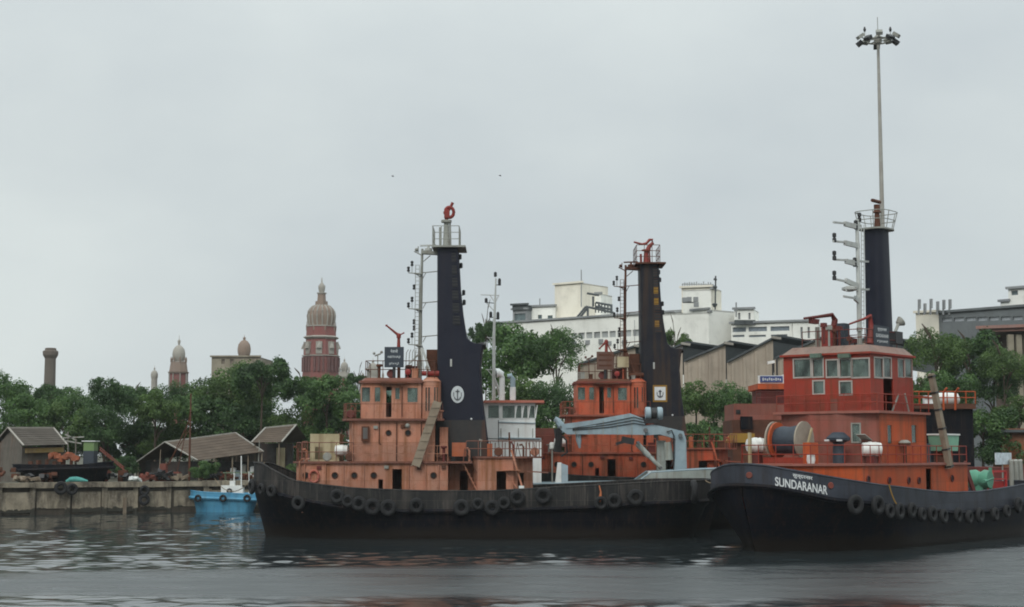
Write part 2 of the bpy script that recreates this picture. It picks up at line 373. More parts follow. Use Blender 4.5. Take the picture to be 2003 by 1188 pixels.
def stone_mat():
    m, t, p, o = _nodes('stained_concrete'); v = _vec(t)
    c = _mix(t, _ramp(t, _noise(t, v, .7, 6, .65), .35, .65), (.33, .285, .21), (.17, .145, .105))
    vs = _vec(t, 'Object', (.8, .8, .22)); c = _mix(t, _math(t, 'MULTIPLY', _ramp(t, _noise(t, vs, 1.3, 6, .7), .44, .62), .8), c, (.045, .036, .028))
    c = _mix(t, _math(t, 'MULTIPLY', _ramp(t, _noise(t, v, 3.0, 6, .7), .56, .68), .6), c, (.34, .30, .24))
    g = t.nodes.new('ShaderNodeNewGeometry'); s = t.nodes.new('ShaderNodeSeparateXYZ'); t.links.new(g.outputs['Position'], s.inputs[0])
    wl = _math(t, 'ADD', s.outputs[2], _math(t, 'MULTIPLY', _noise(t, v, 1.1, 4), .9))
    c = _mix(t, _ramp(t, wl, .95, 1.5, (1, 1, 1, 1), (0, 0, 0, 1)), c, (.030, .028, .020))      # tide mark of weed
    t.links.new(c, p.inputs['Base Color']); p.inputs['Roughness'].default_value = .9
    _bump(t, p, _noise(t, v, 2.5, 6, .7), .6, .1); return m
stone = stone_mat()
stone_dark = paint('dark_core_concrete', (.085, .072, .055), (.05, .043, .034), .5, .6, .9, (.025, .02, .016))  # core darker than the panels, showing as dark gaps between them
def quay():
    q = thing('quay_wall', 'stained concrete quay wall with pilasters and dark hanging fenders, beside the blue boat', 'quay wall')
    mb = MB()
    for (a, b) in zip(QUAY[:-1], QUAY[1:]):
        d = Vector((b[0] - a[0], b[1] - a[1])); L = d.length; d /= L; n = Vector((d.y, -d.x))
        pts = [Vector(a) + n * .0, Vector(b), Vector(b) - n * 1.2, Vector(a) - n * 1.2]
        mb.prism_z([(p.x, p.y) for p in pts], -1.5, GZ - .012)
    mb.obj('wall_core', stone_dark, q)
    pan = MB(); cop = MB()
    for (a, b) in zip(QUAY[1:4], QUAY[2:5]):
        d = Vector((b[0] - a[0], b[1] - a[1])); L = d.length; d /= L; n = Vector((d.y, -d.x)); k = max(1, round(L / 3.05)); s = L / k
        for i in range(k):
            u0, u1 = i * s, (i + 1) * s
            if a[0] + d.x * u1 < -70: continue
            def pp(u, off): r_ = Vector(a) + d * u + n * off; return (r_.x, r_.y)
            j = rnd.uniform(-.05, .05)
            MB().prism_z([pp(u0 + .3, .10 + j), pp(u1 - .3, .10 + j), pp(u1 - .3, -.05), pp(u0 + .3, -.05)], .35 + rnd.uniform(-.2, .25), 2.05 + rnd.uniform(-.08, .05)).obj('panel', stone, q)
            MB().prism_z([pp(u0 - .24 + j * 4, .17 + j * 2), pp(u0 + .2 + j * 5, .20 + j), pp(u0 + .28 + j * 5, -.05), pp(u0 - .28 + j * 4, -.05)], -1, 2.52 + rnd.uniform(-.1, .02)).obj('pilaster', stone, q)
            MB().prism_z([pp(u0 + .01, .42 + rnd.uniform(-.06, .04)), pp(u1 - .01, .42 + rnd.uniform(-.08, .05)), pp(u1 - .01, -.6), pp(u0 + .01, -.6)], 2.42 + rnd.uniform(-.05, .06), GZ + .06 + rnd.uniform(-.04, .05)).obj('coping_stone', stone, q)
            if rnd.random() < .2:
                uu = rnd.uniform(u0 + .4, u1 - .6)
                MB().prism_z([pp(uu, .2), pp(uu + .3, .2), pp(uu + .3, 0), pp(uu, 0)], -.5, 1.9 + rnd.uniform(-.5, .3)).obj('timber_pile', wood, q)
    return q
quay()

# ------------------------------------------------------------------ local frames
class Frame:
    """a thing's origin and heading; turns photo pixels into its local metres by meeting a vertical plane of the thing"""
    def __init__(s, X, Y, z=0, yaw=0):
        s.o = Vector((X, Y, z)); s.yaw = yaw; s.c, s.s = math.cos(yaw), math.sin(yaw)
    def loc(s, wpt): d = wpt - s.o; return Vector((d.x * s.c + d.y * s.s, -d.x * s.s + d.y * s.c, d.z))
    def at(s, px, py, yl):                     # meets local plane y = yl
        n = Vector((-s.s, s.c, 0)); pt = s.o + n * yl; r = ray(px, py); C = Vector((0, 0, CAMH))
        return s.loc(C + r * ((pt - C).dot(n) / r.dot(n)))
    def on(s, px, py, p0, p1):                 # meets vertical plane through local points p0, p1
        a = Vector((p0[0], p0[1], 0)); b = Vector((p1[0], p1[1], 0)); d = (b - a); n = Vector((d.y, -d.x, 0)).normalized()
        C = s.loc(Vector((0, 0, CAMH))); r = ray(px, py); rl = Vector((r.x * s.c + r.y * s.s, -r.x * s.s + r.y * s.c, r.z))
        return C + rl * ((a - C).dot(n) / rl.dot(n))
    def wy(s, px, Y, z=5.4): return s.loc(Vector((XW(px, Y, z), Y, z)))

def house(fr, root, name, poly, z0, z1, mat, opens=(), frame_mat=None, roof=True, t=.08, roofmat=None):
    """walls over a clockwise-from-above footprint... opens: (edge, px0, py0, px1, py1, kind) in photo pixels"""
    mb = MB(); n = len(poly); hs = {i: [] for i in range(n)}; ws = []
    for (e, x0, y0, x1, y1, kind) in opens:
        a, b = poly[e], poly[(e + 1) % n]; A, B = fr.on(x0, y1, a, b), fr.on(x1, y0, a, b)
        d = Vector((b[0] - a[0], b[1] - a[1])); L = d.length; d /= L
        u0, u1 = sorted(((A.x - a[0]) * d.x + (A.y - a[1]) * d.y, (B.x - a[0]) * d.x + (B.y - a[1]) * d.y))
        u0 = max(u0, .04); u1 = min(u1, L - .04); za, zb = max(A.z, z0 + .03), min(B.z, z1 - .03)
        if u1 - u0 < .05 or zb - za < .05: continue
        hs[e].append((u0, u1, za, zb)); ws.append((e, u0, u1, za, zb, kind, d))
    for i in range(n): mb.wall(poly[i], poly[(i + 1) % n], z0, z1, hs[i], t)
    o = mb.obj(name, mat, root)
    if roof:
        MB().prism_z(poly, z1 - .04, z1 + .012).obj('house_top', roofmat or mat, o)
        MB().prism_z([(p[0] * 1.0, p[1]) for p in poly], z0 - .02, z0 + .01).obj('house_floor', deckdk, o)
    for (e, u0, u1, za, zb, kind, d) in ws:
        a = Vector(poly[e]); nn = Vector((d.y, -d.x))
        def q(u, off): r_ = a + d * u + nn * off; return (r_.x, r_.y)
        if kind in ('w', 'wf', 'dw'):
            pn = MB().prism_z([q(u0, -.03), q(u1, -.03), q(u1, -.05), q(u0, -.05)], za, zb).obj('window_pane', glass, o)
        if kind == 'wf':
            f = .09
            fm = MB()
            for (ua, ub, zc, zd) in ((u0 - f, u1 + f, za - f, za), (u0 - f, u1 + f, zb, zb + f), (u0 - f, u0, za, zb), (u1, u1 + f, za, zb)):
                fm.prism_z([q(ua, .035), q(ub, .035), q(ub, -.01), q(ua, -.01)], zc, zd)
            fm.obj('window_frame', frame_mat or mat, o)
        elif kind == 'w':
            f = .04; fm = MB()
            for (ua, ub, zc, zd) in ((u0 - f, u1 + f, za - f, za), (u0 - f, u1 + f, zb, zb + f), (u0 - f, u0, za, zb), (u1, u1 + f, za, zb)):
                fm.prism_z([q(ua, .02), q(ub, .02), q(ub, -.01), q(ua, -.01)], zc, zd)
            fm.obj('window_frame', frame_mat or mat, o)
    return o

def slab(root, name, poly, z, h, mat, grow=0):
    cx = sum(p[0] for p in poly) / len(poly); cy = sum(p[1] for p in poly) / len(poly)
    pl = [(p[0] + (grow * (1 if p[0] > cx else -1)), p[1] + (grow * (1 if p[1] > cy else -1))) for p in poly]
    return MB().prism_z(pl, z, z + h).obj(name, mat, root)
def porthole(root, x, y, z, r=.19, mat=None, par=None):
    M = Matrix.Rotation(R(90), 4, 'X')
    o = MB().lathe([(r + .05, -.02), (r + .05, .05), (r, .06), (r, .0), (r * .2, -.0)], 14, (x, y, z), M).obj('porthole', mat or rustm, par or root)
    MB().lathe([(r, .004), (r, .014)], 14, (x, y, z), M).obj('porthole_glass', dark, par or root)
def text_mesh(s, size, mat, depth=0):
    cu = bpy.data.curves.new('t', 'FONT'); cu.body = s; cu.size = size; cu.align_x = 'CENTER'; cu.align_y = 'CENTER'; cu.offset = .018
    o = bpy.data.objects.new('t', cu); COL.objects.link(o); dg = bpy.context.evaluated_depsgraph_get()
    me = bpy.data.meshes.new_from_object(o.evaluated_get(dg)); bpy.data.objects.remove(o); bpy.data.curves.remove(cu)
    me.materials.clear(); me.materials.append(mat); return me
def lettering(root, s, loc, width, height, mat, name='lettering', rz=0):
    me = text_mesh(s, 1.0, mat); vs = np.zeros(len(me.vertices) * 3); me.vertices.foreach_get('co', vs); vs = vs.reshape(-1, 3)
    if len(vs) == 0: return None
    lo, hi = vs.min(0), vs.max(0); c = (lo + hi) / 2; sx = width / max(hi[0] - lo[0], 1e-6); sy = height / max(hi[1] - lo[1], 1e-6)
    out = np.stack([(vs[:, 0] - c[0]) * sx, np.zeros(len(vs)), (vs[:, 1] - c[1]) * sy], -1)
    me.vertices.foreach_set('co', out.ravel()); me.update()
    o = mobj(name, me, None, root); o.location = loc; o.rotation_euler = (0, 0, rz); return o

# ------------------------------------------------------------------ hulls
def interp(tab, s):
    if s <= tab[0][0]: return tab[0][1]
    for (a, b), (c, d_) in zip(tab[:-1], tab[1:]):
        if s <= c:
            t = (s - a) / (c - a); return b + (d_ - b) * t
    return tab[-1][1]
class Hull:
    def __init__(s, xb, xs, B, top, strake, rake=.8, bowlen=.28, p=2.4, ex=.62, sterns=.86, sternk=.9, wl=.93, counter=1.2, wlf=1.55):
        s.__dict__.update(locals())
    def b(s, u):
        f = (1 - (1 - min(u / s.bowlen, 1)) ** s.p) ** s.ex if u > 0 else 0
        if u > s.sterns: f *= math.sqrt(max(0, 1 - ((u - s.sterns) / (1 - s.sterns)) ** 2 * s.sternk))
        return max(s.B * f, .03)
    def bw(s, u):
        f = (1 - (1 - min(u / (s.bowlen * s.wlf), 1)) ** 1.9) ** .95 if u > 0 else 0
        if u > s.sterns - .08: f *= math.sqrt(max(0, 1 - ((u - s.sterns + .08) / (1.08 - s.sterns)) ** 2 * .97))
        return max(s.B * s.wl * f, .02)
    def x(s, u, z, zt=3.2):
        k = min(max(1 - z / zt, 0), 1.4)
        return s.xb + u * (s.xs - s.xb) + s.rake * k * max(0, 1 - u * 2.2) - s.counter * k * max(0, (u - .7) / .3)
    def build(s, root, mh, mb_, md, mcap, mstr):
        U = [.5 - .5 * math.cos(math.pi * i / 56) for i in range(57)]
        lv = []
        for u in U:
            zs = interp(s.strake, u); b, w_ = s.b(u), s.bw(u)
            lv.append([(s.x(u, -1.3), w_ * .8, -1.3), (s.x(u, -.2), w_, -.2), (s.x(u, .3), w_ * .97 + b * .03, .3), (s.x(u, zs * .5), w_ * .55 + b * .45, zs * .5), (s.x(u, zs * .8), w_ * .2 + b * .8, zs * .8), (s.x(u, 9), b, zs)])
        m = MB(); K = len(lv[0])
        for sd in (-1, 1):
            vs = [(p[0], sd * p[1], p[2]) for st in lv for p in st]; fs = []
            for i in range(len(U) - 1):
                for k in range(K - 1):
                    f = (i * K + k, (i + 1) * K + k, (i + 1) * K + k + 1, i * K + k + 1); fs.append(f if sd < 0 else f[::-1])
            m.add(vs, fs)
        st = lv[-1]; m.add([(p[0], -p[1], p[2]) for p in st] + [(p[0], p[1], p[2]) for p in st], [(k, k + K, k + K + 1, k + 1) for k in range(K - 1)])
        h = m.obj('hull', mh, root, True, 50)
        # deck
        m = MB(); vs = []; 
        for u in U: zs = interp(s.strake, u); vs += [(s.x(u, 9), -s.b(u) + .02, zs - .02), (s.x(u, 9), s.b(u) - .02, zs - .02)]
        m.add(vs, [(2 * i, 2 * i + 2, 2 * i + 3, 2 * i + 1) for i in range(len(U) - 1)]).obj('deck', md, root)
        # bulwark, double sided, closed round the bow and stern
        def loop(off, zf):
            L = [(s.x(u, 9), -max(s.b(u) - off, .01), zf(u)) for u in U]
            if off: L[0] = (L[0][0] + off, L[0][1], L[0][2]); L[-1] = (L[-1][0] - off, L[-1][1], L[-1][2])
            return L + [(x, -y, z) for x, y, z in reversed(L)]
        zs_ = lambda u: interp(s.strake, u); zt_ = lambda u: interp(s.top, u)
        A, B_, C, D = loop(0, zs_), loop(0, zt_), loop(.1, zt_), loop(.1, zs_); n = len(A); m = MB()
        m.add(A + B_ + C + D, [f for i in range(n) for j in [(i + 1) % n] for f in ((i, j, n + j, n + i), (n + i, n + j, 2 * n + j, 2 * n + i), (2 * n + i, 2 * n + j, 3 * n + j, 3 * n + i))])
        m.obj('bulwark', mb_, root, True, 45)
        MB().tube([(x, y * 1.0, z + .03) for x, y, z in loop(.05, zt_)], .075, 6, closed=True).obj('bulwark_rail', mcap, root, True)
        MB().tube(loop(-.07, lambda u: zs_(u) - .02), .16, 6, closed=True).obj('rubbing_strake', mstr, root, True)
        return h
    def side(s, x, sd=-1):
        u = min(max((x - s.xb) / (s.xs - s.xb), 0), 1); e = .004
        d = Vector((2 * e * (s.xs - s.xb), sd * (s.b(min(u + e, 1)) - s.b(max(u - e, 0))), 0))
        return Vector((x, sd * s.b(u), 0)), math.atan2(d.y, d.x), u

TY = {}
def tyre_mesh(r, w_):
    k = (round(r, 2), round(w_, 2))
    if k not in TY:
        pr = []
        for i in range(11):
            a = 2 * math.pi * i / 10; pr.append((r - .30 * r + .30 * r * math.cos(a), w_ / 2 * math.copysign(abs(math.sin(a)) ** .7, math.sin(a))))
        mb = MB(); n = 20; vs = []; 
        for (rr, z) in pr[:-1]:
            for q in range(n): t = 2 * math.pi * q / n; vs.append((rr * math.cos(t), z, rr * math.sin(t)))
        mb.add(vs, [(i * n + q, i * n + (q + 1) % n, (i + 1) % 10 * n + (q + 1) % n, (i + 1) % 10 * n + q) for i in range(10) for q in range(n)])
        me = mb.mesh('tyre'); me.polygons.foreach_set('use_smooth', [True] * len(me.polygons)); me.materials.append(tyre_m); TY[k] = me
    return TY[k]
def tyre(loc, rz, label, r=.46, w_=.24, group=None, chain=True):
    o = mobj('tyre_fender', tyre_mesh(r, w_)); o.location = loc; o.rotation_euler = (rnd.uniform(-.12, .05), rnd.uniform(0, 6), rz)
    tag(o, label, 'tyre', group); return o
ORD = ['first', 'second', 'third', 'fourth', 'fifth', 'sixth', 'seventh', 'eighth', 'ninth', 'tenth', 'eleventh', 'twelfth', 'thirteenth', 'fourteenth', 'fifteenth', 'sixteenth', 'seventeenth', 'eighteenth', 'nineteenth', 'twentieth']

# ------------------------------------------------------------------ the two sister tugs
T1Y = 104.0
F1 = Frame(XW(940, T1Y), T1Y, 0, 0)          # all pixel readings below are taken on the nearer sister
def t1(px, py, yl): return F1.at(px, py, yl)
def emblem(root, c, rx, rz_, square):
    """white badge with an anchor and rope ring, on the funnel's near face (normal -y)"""
    x, y, z = c
    if square:
        MB().bx(x - rx - .12, x + rx + .12, y - .02, y + .02, z - rz_ - .14, z + rz_ + .14).obj('emblem_border', yellowp, root)
        MB().bx(x - rx, x + rx, y - .04, y - .015, z - rz_, z + rz_).obj('emblem_plate', letter, root)
        k = .72
    else:
        M = Matrix.Rotation(R(90), 4, 'X') @ Matrix.Scale(rz_ / rx, 4, (0, 1, 0))
        MB().lathe([(rx, 0), (rx, .03)], 24, (x, y, z), M).obj('emblem_plate', letter_dim, root)
        k = .8
    m = MB(); yy = y - (.05 if square else .045)
    def E(a, b, w_=.05): m.beam((x + a[0] * rx * k, yy, z + a[1] * rz_ * k), (x + b[0] * rx * k, yy, z + b[1] * rz_ * k), w_, .02, (0, 1, 0))
    E((0, -.8), (0, .75), .09); E((-.4, .45), (.4, .45), .07)
    pts = [(math.sin(a) * .62, -.25 - math.cos(a) * .55) for a in [R(q) for q in range(-80, 81, 20)]]
    for a, b in zip(pts[:-1], pts[1:]): E(a, b, .08)
    E((-.75, .3), (-.75, -.3), .05); E((.75, .3), (.75, -.3), .05)
    m.obj('emblem_anchor', navyboard if square else plain('emblem_grey', (.13, .14, .15), .8), root)

def cannon(root, base, tip, tail=None, mat=None):
    m = MB(); b = Vector(base); tp = Vector(tip)
    m.lathe([(.16, 0), (.12, .25), (.10, .75), (.15, .78), (.15, .95)], 10, b)
    e_ = b + Vector((0, 0, .95)); m.ball(e_, .16)
    m.tube([e_, e_.lerp(tp, .5), tp], [.10, .075, .055], 8)
    m.lathe([(.075, -.06), (.075, .06)], 8, tp)
    if tail: m.tube([e_, Vector(tail)], .05, 6)
    return m.obj('water_cannon', mat or monred, root, True)

def clutter(root, spots, mats, seed):
    """small deck fittings: (x, y, z, height) each a part of the vessel"""
    r = random.Random(seed)
    for i, (x, y, z, h) in enumerate(spots):
        k = r.randrange(5); m = MB(); w_ = r.uniform(.12, .3); mt = mats[i % len(mats)]
        if k == 0: m.lathe([(.09, 0), (.09, h * .8), (.22, h * .85), (.2, h)], 10, (x, y, z)); m.obj('mushroom_vent', mt, root, True)
        elif k == 1: m.tube([(x, y, z), (x, y, z + h * .8), (x - .1, y, z + h), (x - .28, y, z + h * .95)], .07, 7); m.obj('gooseneck_vent', mt, root, True)
        elif k == 2: m.bx(x - w_, x + w_, y - .2, y + .2, z, z + h * .6); m.bx(x - w_ - .03, x + w_ + .03, y - .23, y + .23, z + h * .6, z + h * .66); m.obj('deck_locker', mt, root)
        elif k == 3: m.bar((x, y, z), (x, y, z + h * 1.3), .03, 5); m.box((x, y, z + h * 1.3), (.22, .2, .16), 0, .3); m.obj('lamp_stand', mt, root)
        else: m.lathe([(.26, -.06), (.3, 0), (.26, .06)], 12, (x, y, z + .3), Matrix.Rotation(R(80), 4, 'X')); m.bar((x, y, z), (x, y, z + .3), .04, 5); m.obj('rope_coil', mt, root, True)
def build_tug(name, label, X, Y, z, sister):
    S = sister
    root = thing(name, label, 'tugboat', (X, Y, z))
    body, dk, fun = (orange, orange_d, navy2) if S else (salmon, salmon_d, navy)
    mm = rustm if S else mastgrey
    xb = t1(497, 908, 0).x; xs = t1(1388, 950, 0).x
    def U(px): return (t1(px, 950, -4.4).x - xb) / (xs - xb)
    def zz(py, b=4.5): return ZW(py, T1Y - b)
    top = [(0, ZW(906, T1Y)), (.025, ZW(907, T1Y - 1.5)), (U(570), zz(941, 3.6)), (U(620), zz(949)), (U(700), zz(957)), (U(830), zz(962)), (U(960), zz(962)), (U(1060), zz(956)), (U(1200), zz(949)), (U(1300), zz(943)), (1, zz(940, 2))]
    stk = [(0, ZW(948, T1Y)), (U(520), zz(962, 3)), (U(570), zz(974, 4)), (U(655), zz(990)), (U(786), zz(1000)), (U(980), zz(998)), (U(1169), zz(992)), (U(1260), zz(985)), (1, zz(978, 2))]
    H = Hull(xb, xs, 4.6, top, stk, rake=.85, bowlen=.24)
    H.build(root, hullblk, bulw, deckdk, bulw, hullblk)
    zd = 1.65
    # bulwark stays seen inside the bow, bollards
    for (px, yl) in ((530, .6), (545, -1.1), (556, 1.4)):
        q = t1(px, 930, yl); MB().lathe([(.13, 0), (.13, .55), (.18, .57), (.18, .68)], 10, (q.x, yl, interp(stk, .05) - .02)).obj('bollard', lampblk, root, True)
    q = t1(1052, 950, -2.2); MB().lathe([(.15, 0), (.15, .6), (.2, .62), (.2, .75)], 10, (q.x, -2.2, zd)).obj('bollard', lampblk, root, True)
    # lower deckhouse with an open doorway
    yl = -3.3; x0, x1 = t1(575, 930, yl).x, t1(876, 930, yl).x; zt = t1(700, 906, yl).z
    poly = [(x0, -2.2), (x0 + .55, yl), (x1, yl), (x1, 3.3), (x0 + .55, 3.3), (x0, 2.2)]
    lh = house(F1, root, 'deckhouse', poly, zd, zt, body, [(1, 767, 918, 786, 990, 'd'), (1, 740, 938, 749, 956, 'd')], roof=False)
    for px in (598, 655, 693, 731, 848):
        q = t1(px, 930, yl); porthole(root, q.x, yl - .01, q.z, .17, rustm, lh)
    for px in (637, 832, 858):                                         # vertical pipes on the wall
        q = t1(px, 930, yl); MB().bar((q.x, yl - .06, zd), (q.x, yl - .06, zt - .1), .045).obj('wall_pipe', body, lh)
    q0 = t1(586, 935, yl); q1 = t1(596, 900, yl)                        # hooked vent pipes
    for dx in (0, .33):
        MB().tube([(q0.x + dx, yl - .08, q0.z - .6), (q0.x + dx, yl - .08, q1.z - .1), (q0.x + dx + .12, yl - .08, q1.z + .05), (q0.x + dx + .32, yl - .08, q1.z + .06)], .05, 6).obj('vent_pipe', body, lh)
    # recessed stair bay + after deckhouse
    xa0, xa1 = t1(924, 930, yl).x, t1(1043, 930, yl).x; za = t1(960, 896, yl).z
    house(F1, root, 'stair_bay', [(x1 + .01, -1.5), (xa0 - .01, -1.5), (xa0 - .01, 3.0), (x1 + .01, 3.0)], zd, zt - .06, rustred if S else body, [(0, 899, 922, 915, 985, 'd')], roof=False)
    pa = [(xa0, yl + .9), (xa0 + .35, yl), (xa1 - 1.3, yl), (xa1, yl + 1.6), (xa1, 2.4), (xa0, 3.3)]
    ah = house(F1, root, 'after_deckhouse', pa, zd, za, body, [(1, 971, 922, 990, 990, 'd'), (2, 1013, 925, 1026, 990, 'd')], roof=False)
    s0, s1 = t1(906, 906, yl + .2), t1(936, 966, yl + .2); m = MB()
    for dy in (0, .7): m.beam((s0.x, yl + .2 + dy, s0.z), (s1.x, yl + .2 + dy, s1.z), .06, .22, (0, 1, 0))
    for i in range(7): q = s0.lerp(s1, (i + .5) / 7); m.bx(q.x - .12, q.x + .12, yl + .2, yl + .9, q.z - .02, q.z + .02)
    m.obj('stair', body, root)
    m = MB(); 
    m.bar((s0.x + .1, yl + .15, s0.z + .95), (s1.x + .1, yl + .15, s1.z + .95), .03); m.bar((s0.x + .1, yl + .15, s0.z + .95), (s0.x, yl + .15, s0.z), .03)
    m.obj('handrail', dk, root)
    # boat deck and after deck edges
    slab(root, 'boat_deck', [(x0 - .2, -2.4), (x0 + .45, yl - .18), (t1(924, 906, yl).x, yl - .18), (t1(924, 906, yl).x, yl + .18), (t1(924, 906, yl).x, 3.4), (x0 + .4, 3.4), (x0 - .2, 2.4)], zt - .02, .13, dk)
    slab(root, 'after_deck', [(xa0 - .05, yl + .8), (xa0 + .25, yl - .15), (t1(1030, 900, yl).x, yl - .15), (t1(1062, 900, yl).x, yl + 1.3), (t1(1062, 900, yl).x, 2.6), (xa0 - .05, 3.4)], za - .02, .12, dk)
    # slanting frames and shelf at the after end
    m = MB(); a, b = t1(1000, 880, yl - .1), t1(1022, 955, yl - .1); m.beam(a, b, .12, .16, (0, 1, 0)); a, b = t1(978, 921, yl - .15), t1(1018, 920, yl - .15); m.beam(a, b, .5, .05)
    a, b = t1(988, 922, yl - .12), t1(1013, 957, yl - .12); m.beam(a, b, .06, .06); m.obj('frame_post', body, root)
    m = MB(); a, b = t1(1030, 922, yl + .4), t1(1072, 925, yl + .4); m.beam(a, b, .9, .07); m.obj('side_shelf', dk, root)
    q = t1(1020, 955, -3.5); MB().bx(q.x - .17, q.x + .17, -3.7, -3.4, q.z - .7, q.z + .15).obj('white_locker', whitep, root)
    q = t1(1050, 955, -3.2); m = MB(); M = Matrix.Rotation(R(90), 4, 'X'); m.lathe([(.55, -.3), (.55, -.2), (.3, -.18), (.3, .18), (.55, .2), (.55, .3)], 16, (q.x, -3.2, 2.35), M); m.obj('rope_reel', greyp, root, True)
    # second tier
    y2 = -2.85; xc0, xc1 = t1(680, 860, y2).x, t1(850, 860, y2).x; zb = t1(740, 823, y2).z
    poly = [(xc0, -1.9), (xc0 + .3, y2), (xc1, y2), (xc1, 2.85), (xc0 + .3, 2.85), (xc0, 1.9)]
    st = house(F1, root, 'second_tier', poly, zt + .1, zb, body, [], roof=False)
    q = t1(715, 849, y2); MB().bx(q.x - .24, q.x + .24, y2 - .3, y2 + .02, q.z - .45, q.z + .5).obj('vent_box', rustm, st)
    MB().bx(q.x - .13, q.x + .17, y2 - .33, y2 - .295, q.z - .33, q.z + .4).obj('vent_grille', paint('grille_grey', (.10, .11, .11), None, .4, .4), st)
    for px, rr in ((760, .15), (798, .16)): q = t1(px, 847, y2); porthole(root, q.x, y2 - .01, q.z, rr, rustm, st)
    q = t1(797, 833, y2 - .15); MB().ball((q.x, y2 - .15, q.z), .16).obj('deck_lamp', mastgrey, st, True)
    MB().rail([(t1(690, 885, yl).x, yl - .1, zt + .1), (t1(876, 885, yl).x, yl - .1, zt + .1)], 1.02, 9, .018, 1).obj('railing', body, root)
    # bridge deck
    pb = [(t1(667, 823, y2).x, -2.2), (t1(678, 823, y2).x, y2 - .3), (t1(868, 823, y2).x, y2 - .3), (t1(868, 823, y2).x, 3.1), (t1(678, 823, y2).x, 3.1), (t1(667, 823, y2).x, 2.2)]
    slab(root, 'bridge_deck', pb, zb - .01, .14, dk)
    MB().rail([(pb[0][0] + .1, 1.9, zb + .13), (pb[0][0] + .1, -2.1, zb + .13), (pb[1][0], y2 - .2, zb + .13), (t1(706, 815, y2).x, y2 - .2, zb + .13)], .98, 3, .022, 1).obj('bridge_railing', dk, root)
    MB().rail([(t1(706, 815, y2).x, y2 - .22, zb + .13), (t1(866, 815, y2).x, y2 - .22, zb + .13)], .98, 6, .012, 0).obj('bridge_railing', dk, root)
    # wheelhouse
    y3 = -2.35; xw0, xw1 = t1(703, 780, y3).x, t1(824, 780, y3).x; zr = t1(760, 749, y3).z
    poly = [(xw0, -1.6), (xw0 + .12, y3), (xw1, y3), (xw1, 2.35), (xw0 + .12, 2.35), (xw0, 1.6)]
    ops = [(1, 707, 758, 724, 786, 'w'), (1, 733, 758, 744, 786, 'w'), (1, 755, 757, 766, 816, 'd'), (1, 773, 759, 782, 781, 'w'), (1, 797, 759, 817, 787, 'w')]
    wh = house(F1, root, 'wheelhouse', poly, zb + .12, zr, body, ops + [(3, 715, 764, 745, 788, 'w'), (3, 752, 764, 770, 788, 'w'), (3, 780, 764, 812, 788, 'w')], roof=False)
    for (px0, px1) in ((729, 731), (748, 750), (787, 789)):
        a = t1(px0, 780, y3); MB().bx(a.x, a.x + .07, y3 - .03, y3 + .01, zb + .15, zr - .05).obj('wall_stiffener', body, wh)
    a, b = t1(766, 815, y3), t1(787, 757, y3); MB().bx(b.x - .04, b.x + .02, y3 - .1, y3, a.z, b.z).obj('door_edge', rustm, wh)
    # rounded turret at the after corner of the wheelhouse
    rt = (t1(861, 780, y3).x - xw1) / 2; cx_ = xw1 + rt; n = 10
    tp = [(cx_ - rt * math.cos(math.pi * i / n), y3 + .35 - rt * 1.0 * math.sin(math.pi * i / n)) for i in range(n + 1)] + [(cx_ + rt, 1.4), (cx_ - rt, 1.4)]
    tu = house(F1, root, 'stair_turret', tp, zb + .12, zr + .1, body, [(3, 831, 758, 841, 804, 'w'), (4, 831, 758, 841, 804, 'w'), (7, 848, 758, 858, 789, 'w'), (6, 848, 758, 858, 789, 'w')], roof=False)
    vs = [(cx_ + (p[0] - cx_) * 1.06, p[1] - .05) for p in tp]; MB().prism_z(vs, zr + .08, zr + .42, [(cx_ + (p[0] - cx_) * .55, .1 + (p[1]) * .6) for p in vs]).obj('turret_roof', body, tu, True, 60)
    # roof with rounded brow
    pr = [(xw0 - .12, -1.8), (xw0 + .1, y3 - .2), (xw1 + .1, y3 - .2), (xw1 + .1, 2.5), (xw0, 2.5), (xw0 - .12, 1.8)]
    MB().prism_z(pr, zr - .02, zr + .14, ).obj('wheelhouse_roof', rustred if S else dk, root)
    MB().prism_z([(x * 1.0 + (.12 if x < xw1 - 1 else -.05), y * .94) for x, y in pr], zr + .14, zr + .34, [(x + (.35 if x < xw1 - 1 else -.2), y * .82) for x, y in pr]).obj('roof_crown', rustm if S else salmon_d, root)
    a, b = t1(745, 752, y3 - .3), t1(797, 752, y3 - .3); MB().bx(a.x, b.x, y3 - .5, y3 - .05, zr - .08, zr + .03).obj('door_canopy', rustm, root)
    zm = zr + .33
    # monkey island: rails, sign board, search lights, boxes
    MB().rail([(xw0 + .35, 1.7, zm), (xw0 + .35, -1.8, zm), (t1(850, 735, -1.9).x, -1.9, zm), (t1(850, 735, -1.9).x, 1.7, zm)], t1(730, 706, -1.9).z - zm, None, .028, 1).obj('top_railing', rustm, root)
    a, b = t1(752, 719, -2.0), t1(790, 679, -2.0)
    bd = MB().bx(a.x, b.x, -2.06, -1.98, a.z, b.z).obj('name_board', boardbrown if S else navyboard, root)
    MB().bx((a.x + b.x) / 2 - .1, (a.x + b.x) / 2 + .1, -1.97, -1.9, zm, b.z - .2).obj('board_post', lampblk, bd)
    if S:
        MB().bx(b.x + .3, b.x + 1.15, -1.9, -1.0, zm + .9, zm + 1.7).obj('roof_box', creamp, root)
        for i in range(3):
            MB().bx(a.x + .15, b.x - .15, -2.072, -2.06, a.z + .25 + i * .4, a.z + .38 + i * .4).obj('faded_writing', rustm, bd)
    else:
        W_ = b.x - a.x; Hh = b.z - a.z; cxx = (a.x + b.x) / 2
        lettering(bd, 'नेताजी', (cxx, -2.075, a.z + Hh * .80), W_ * .38, Hh * .17, letter_dim)
        lettering(bd, 'NETHAJI', (cxx, -2.075, a.z + Hh * .50), W_ * .64, Hh * .13, letter_dim)
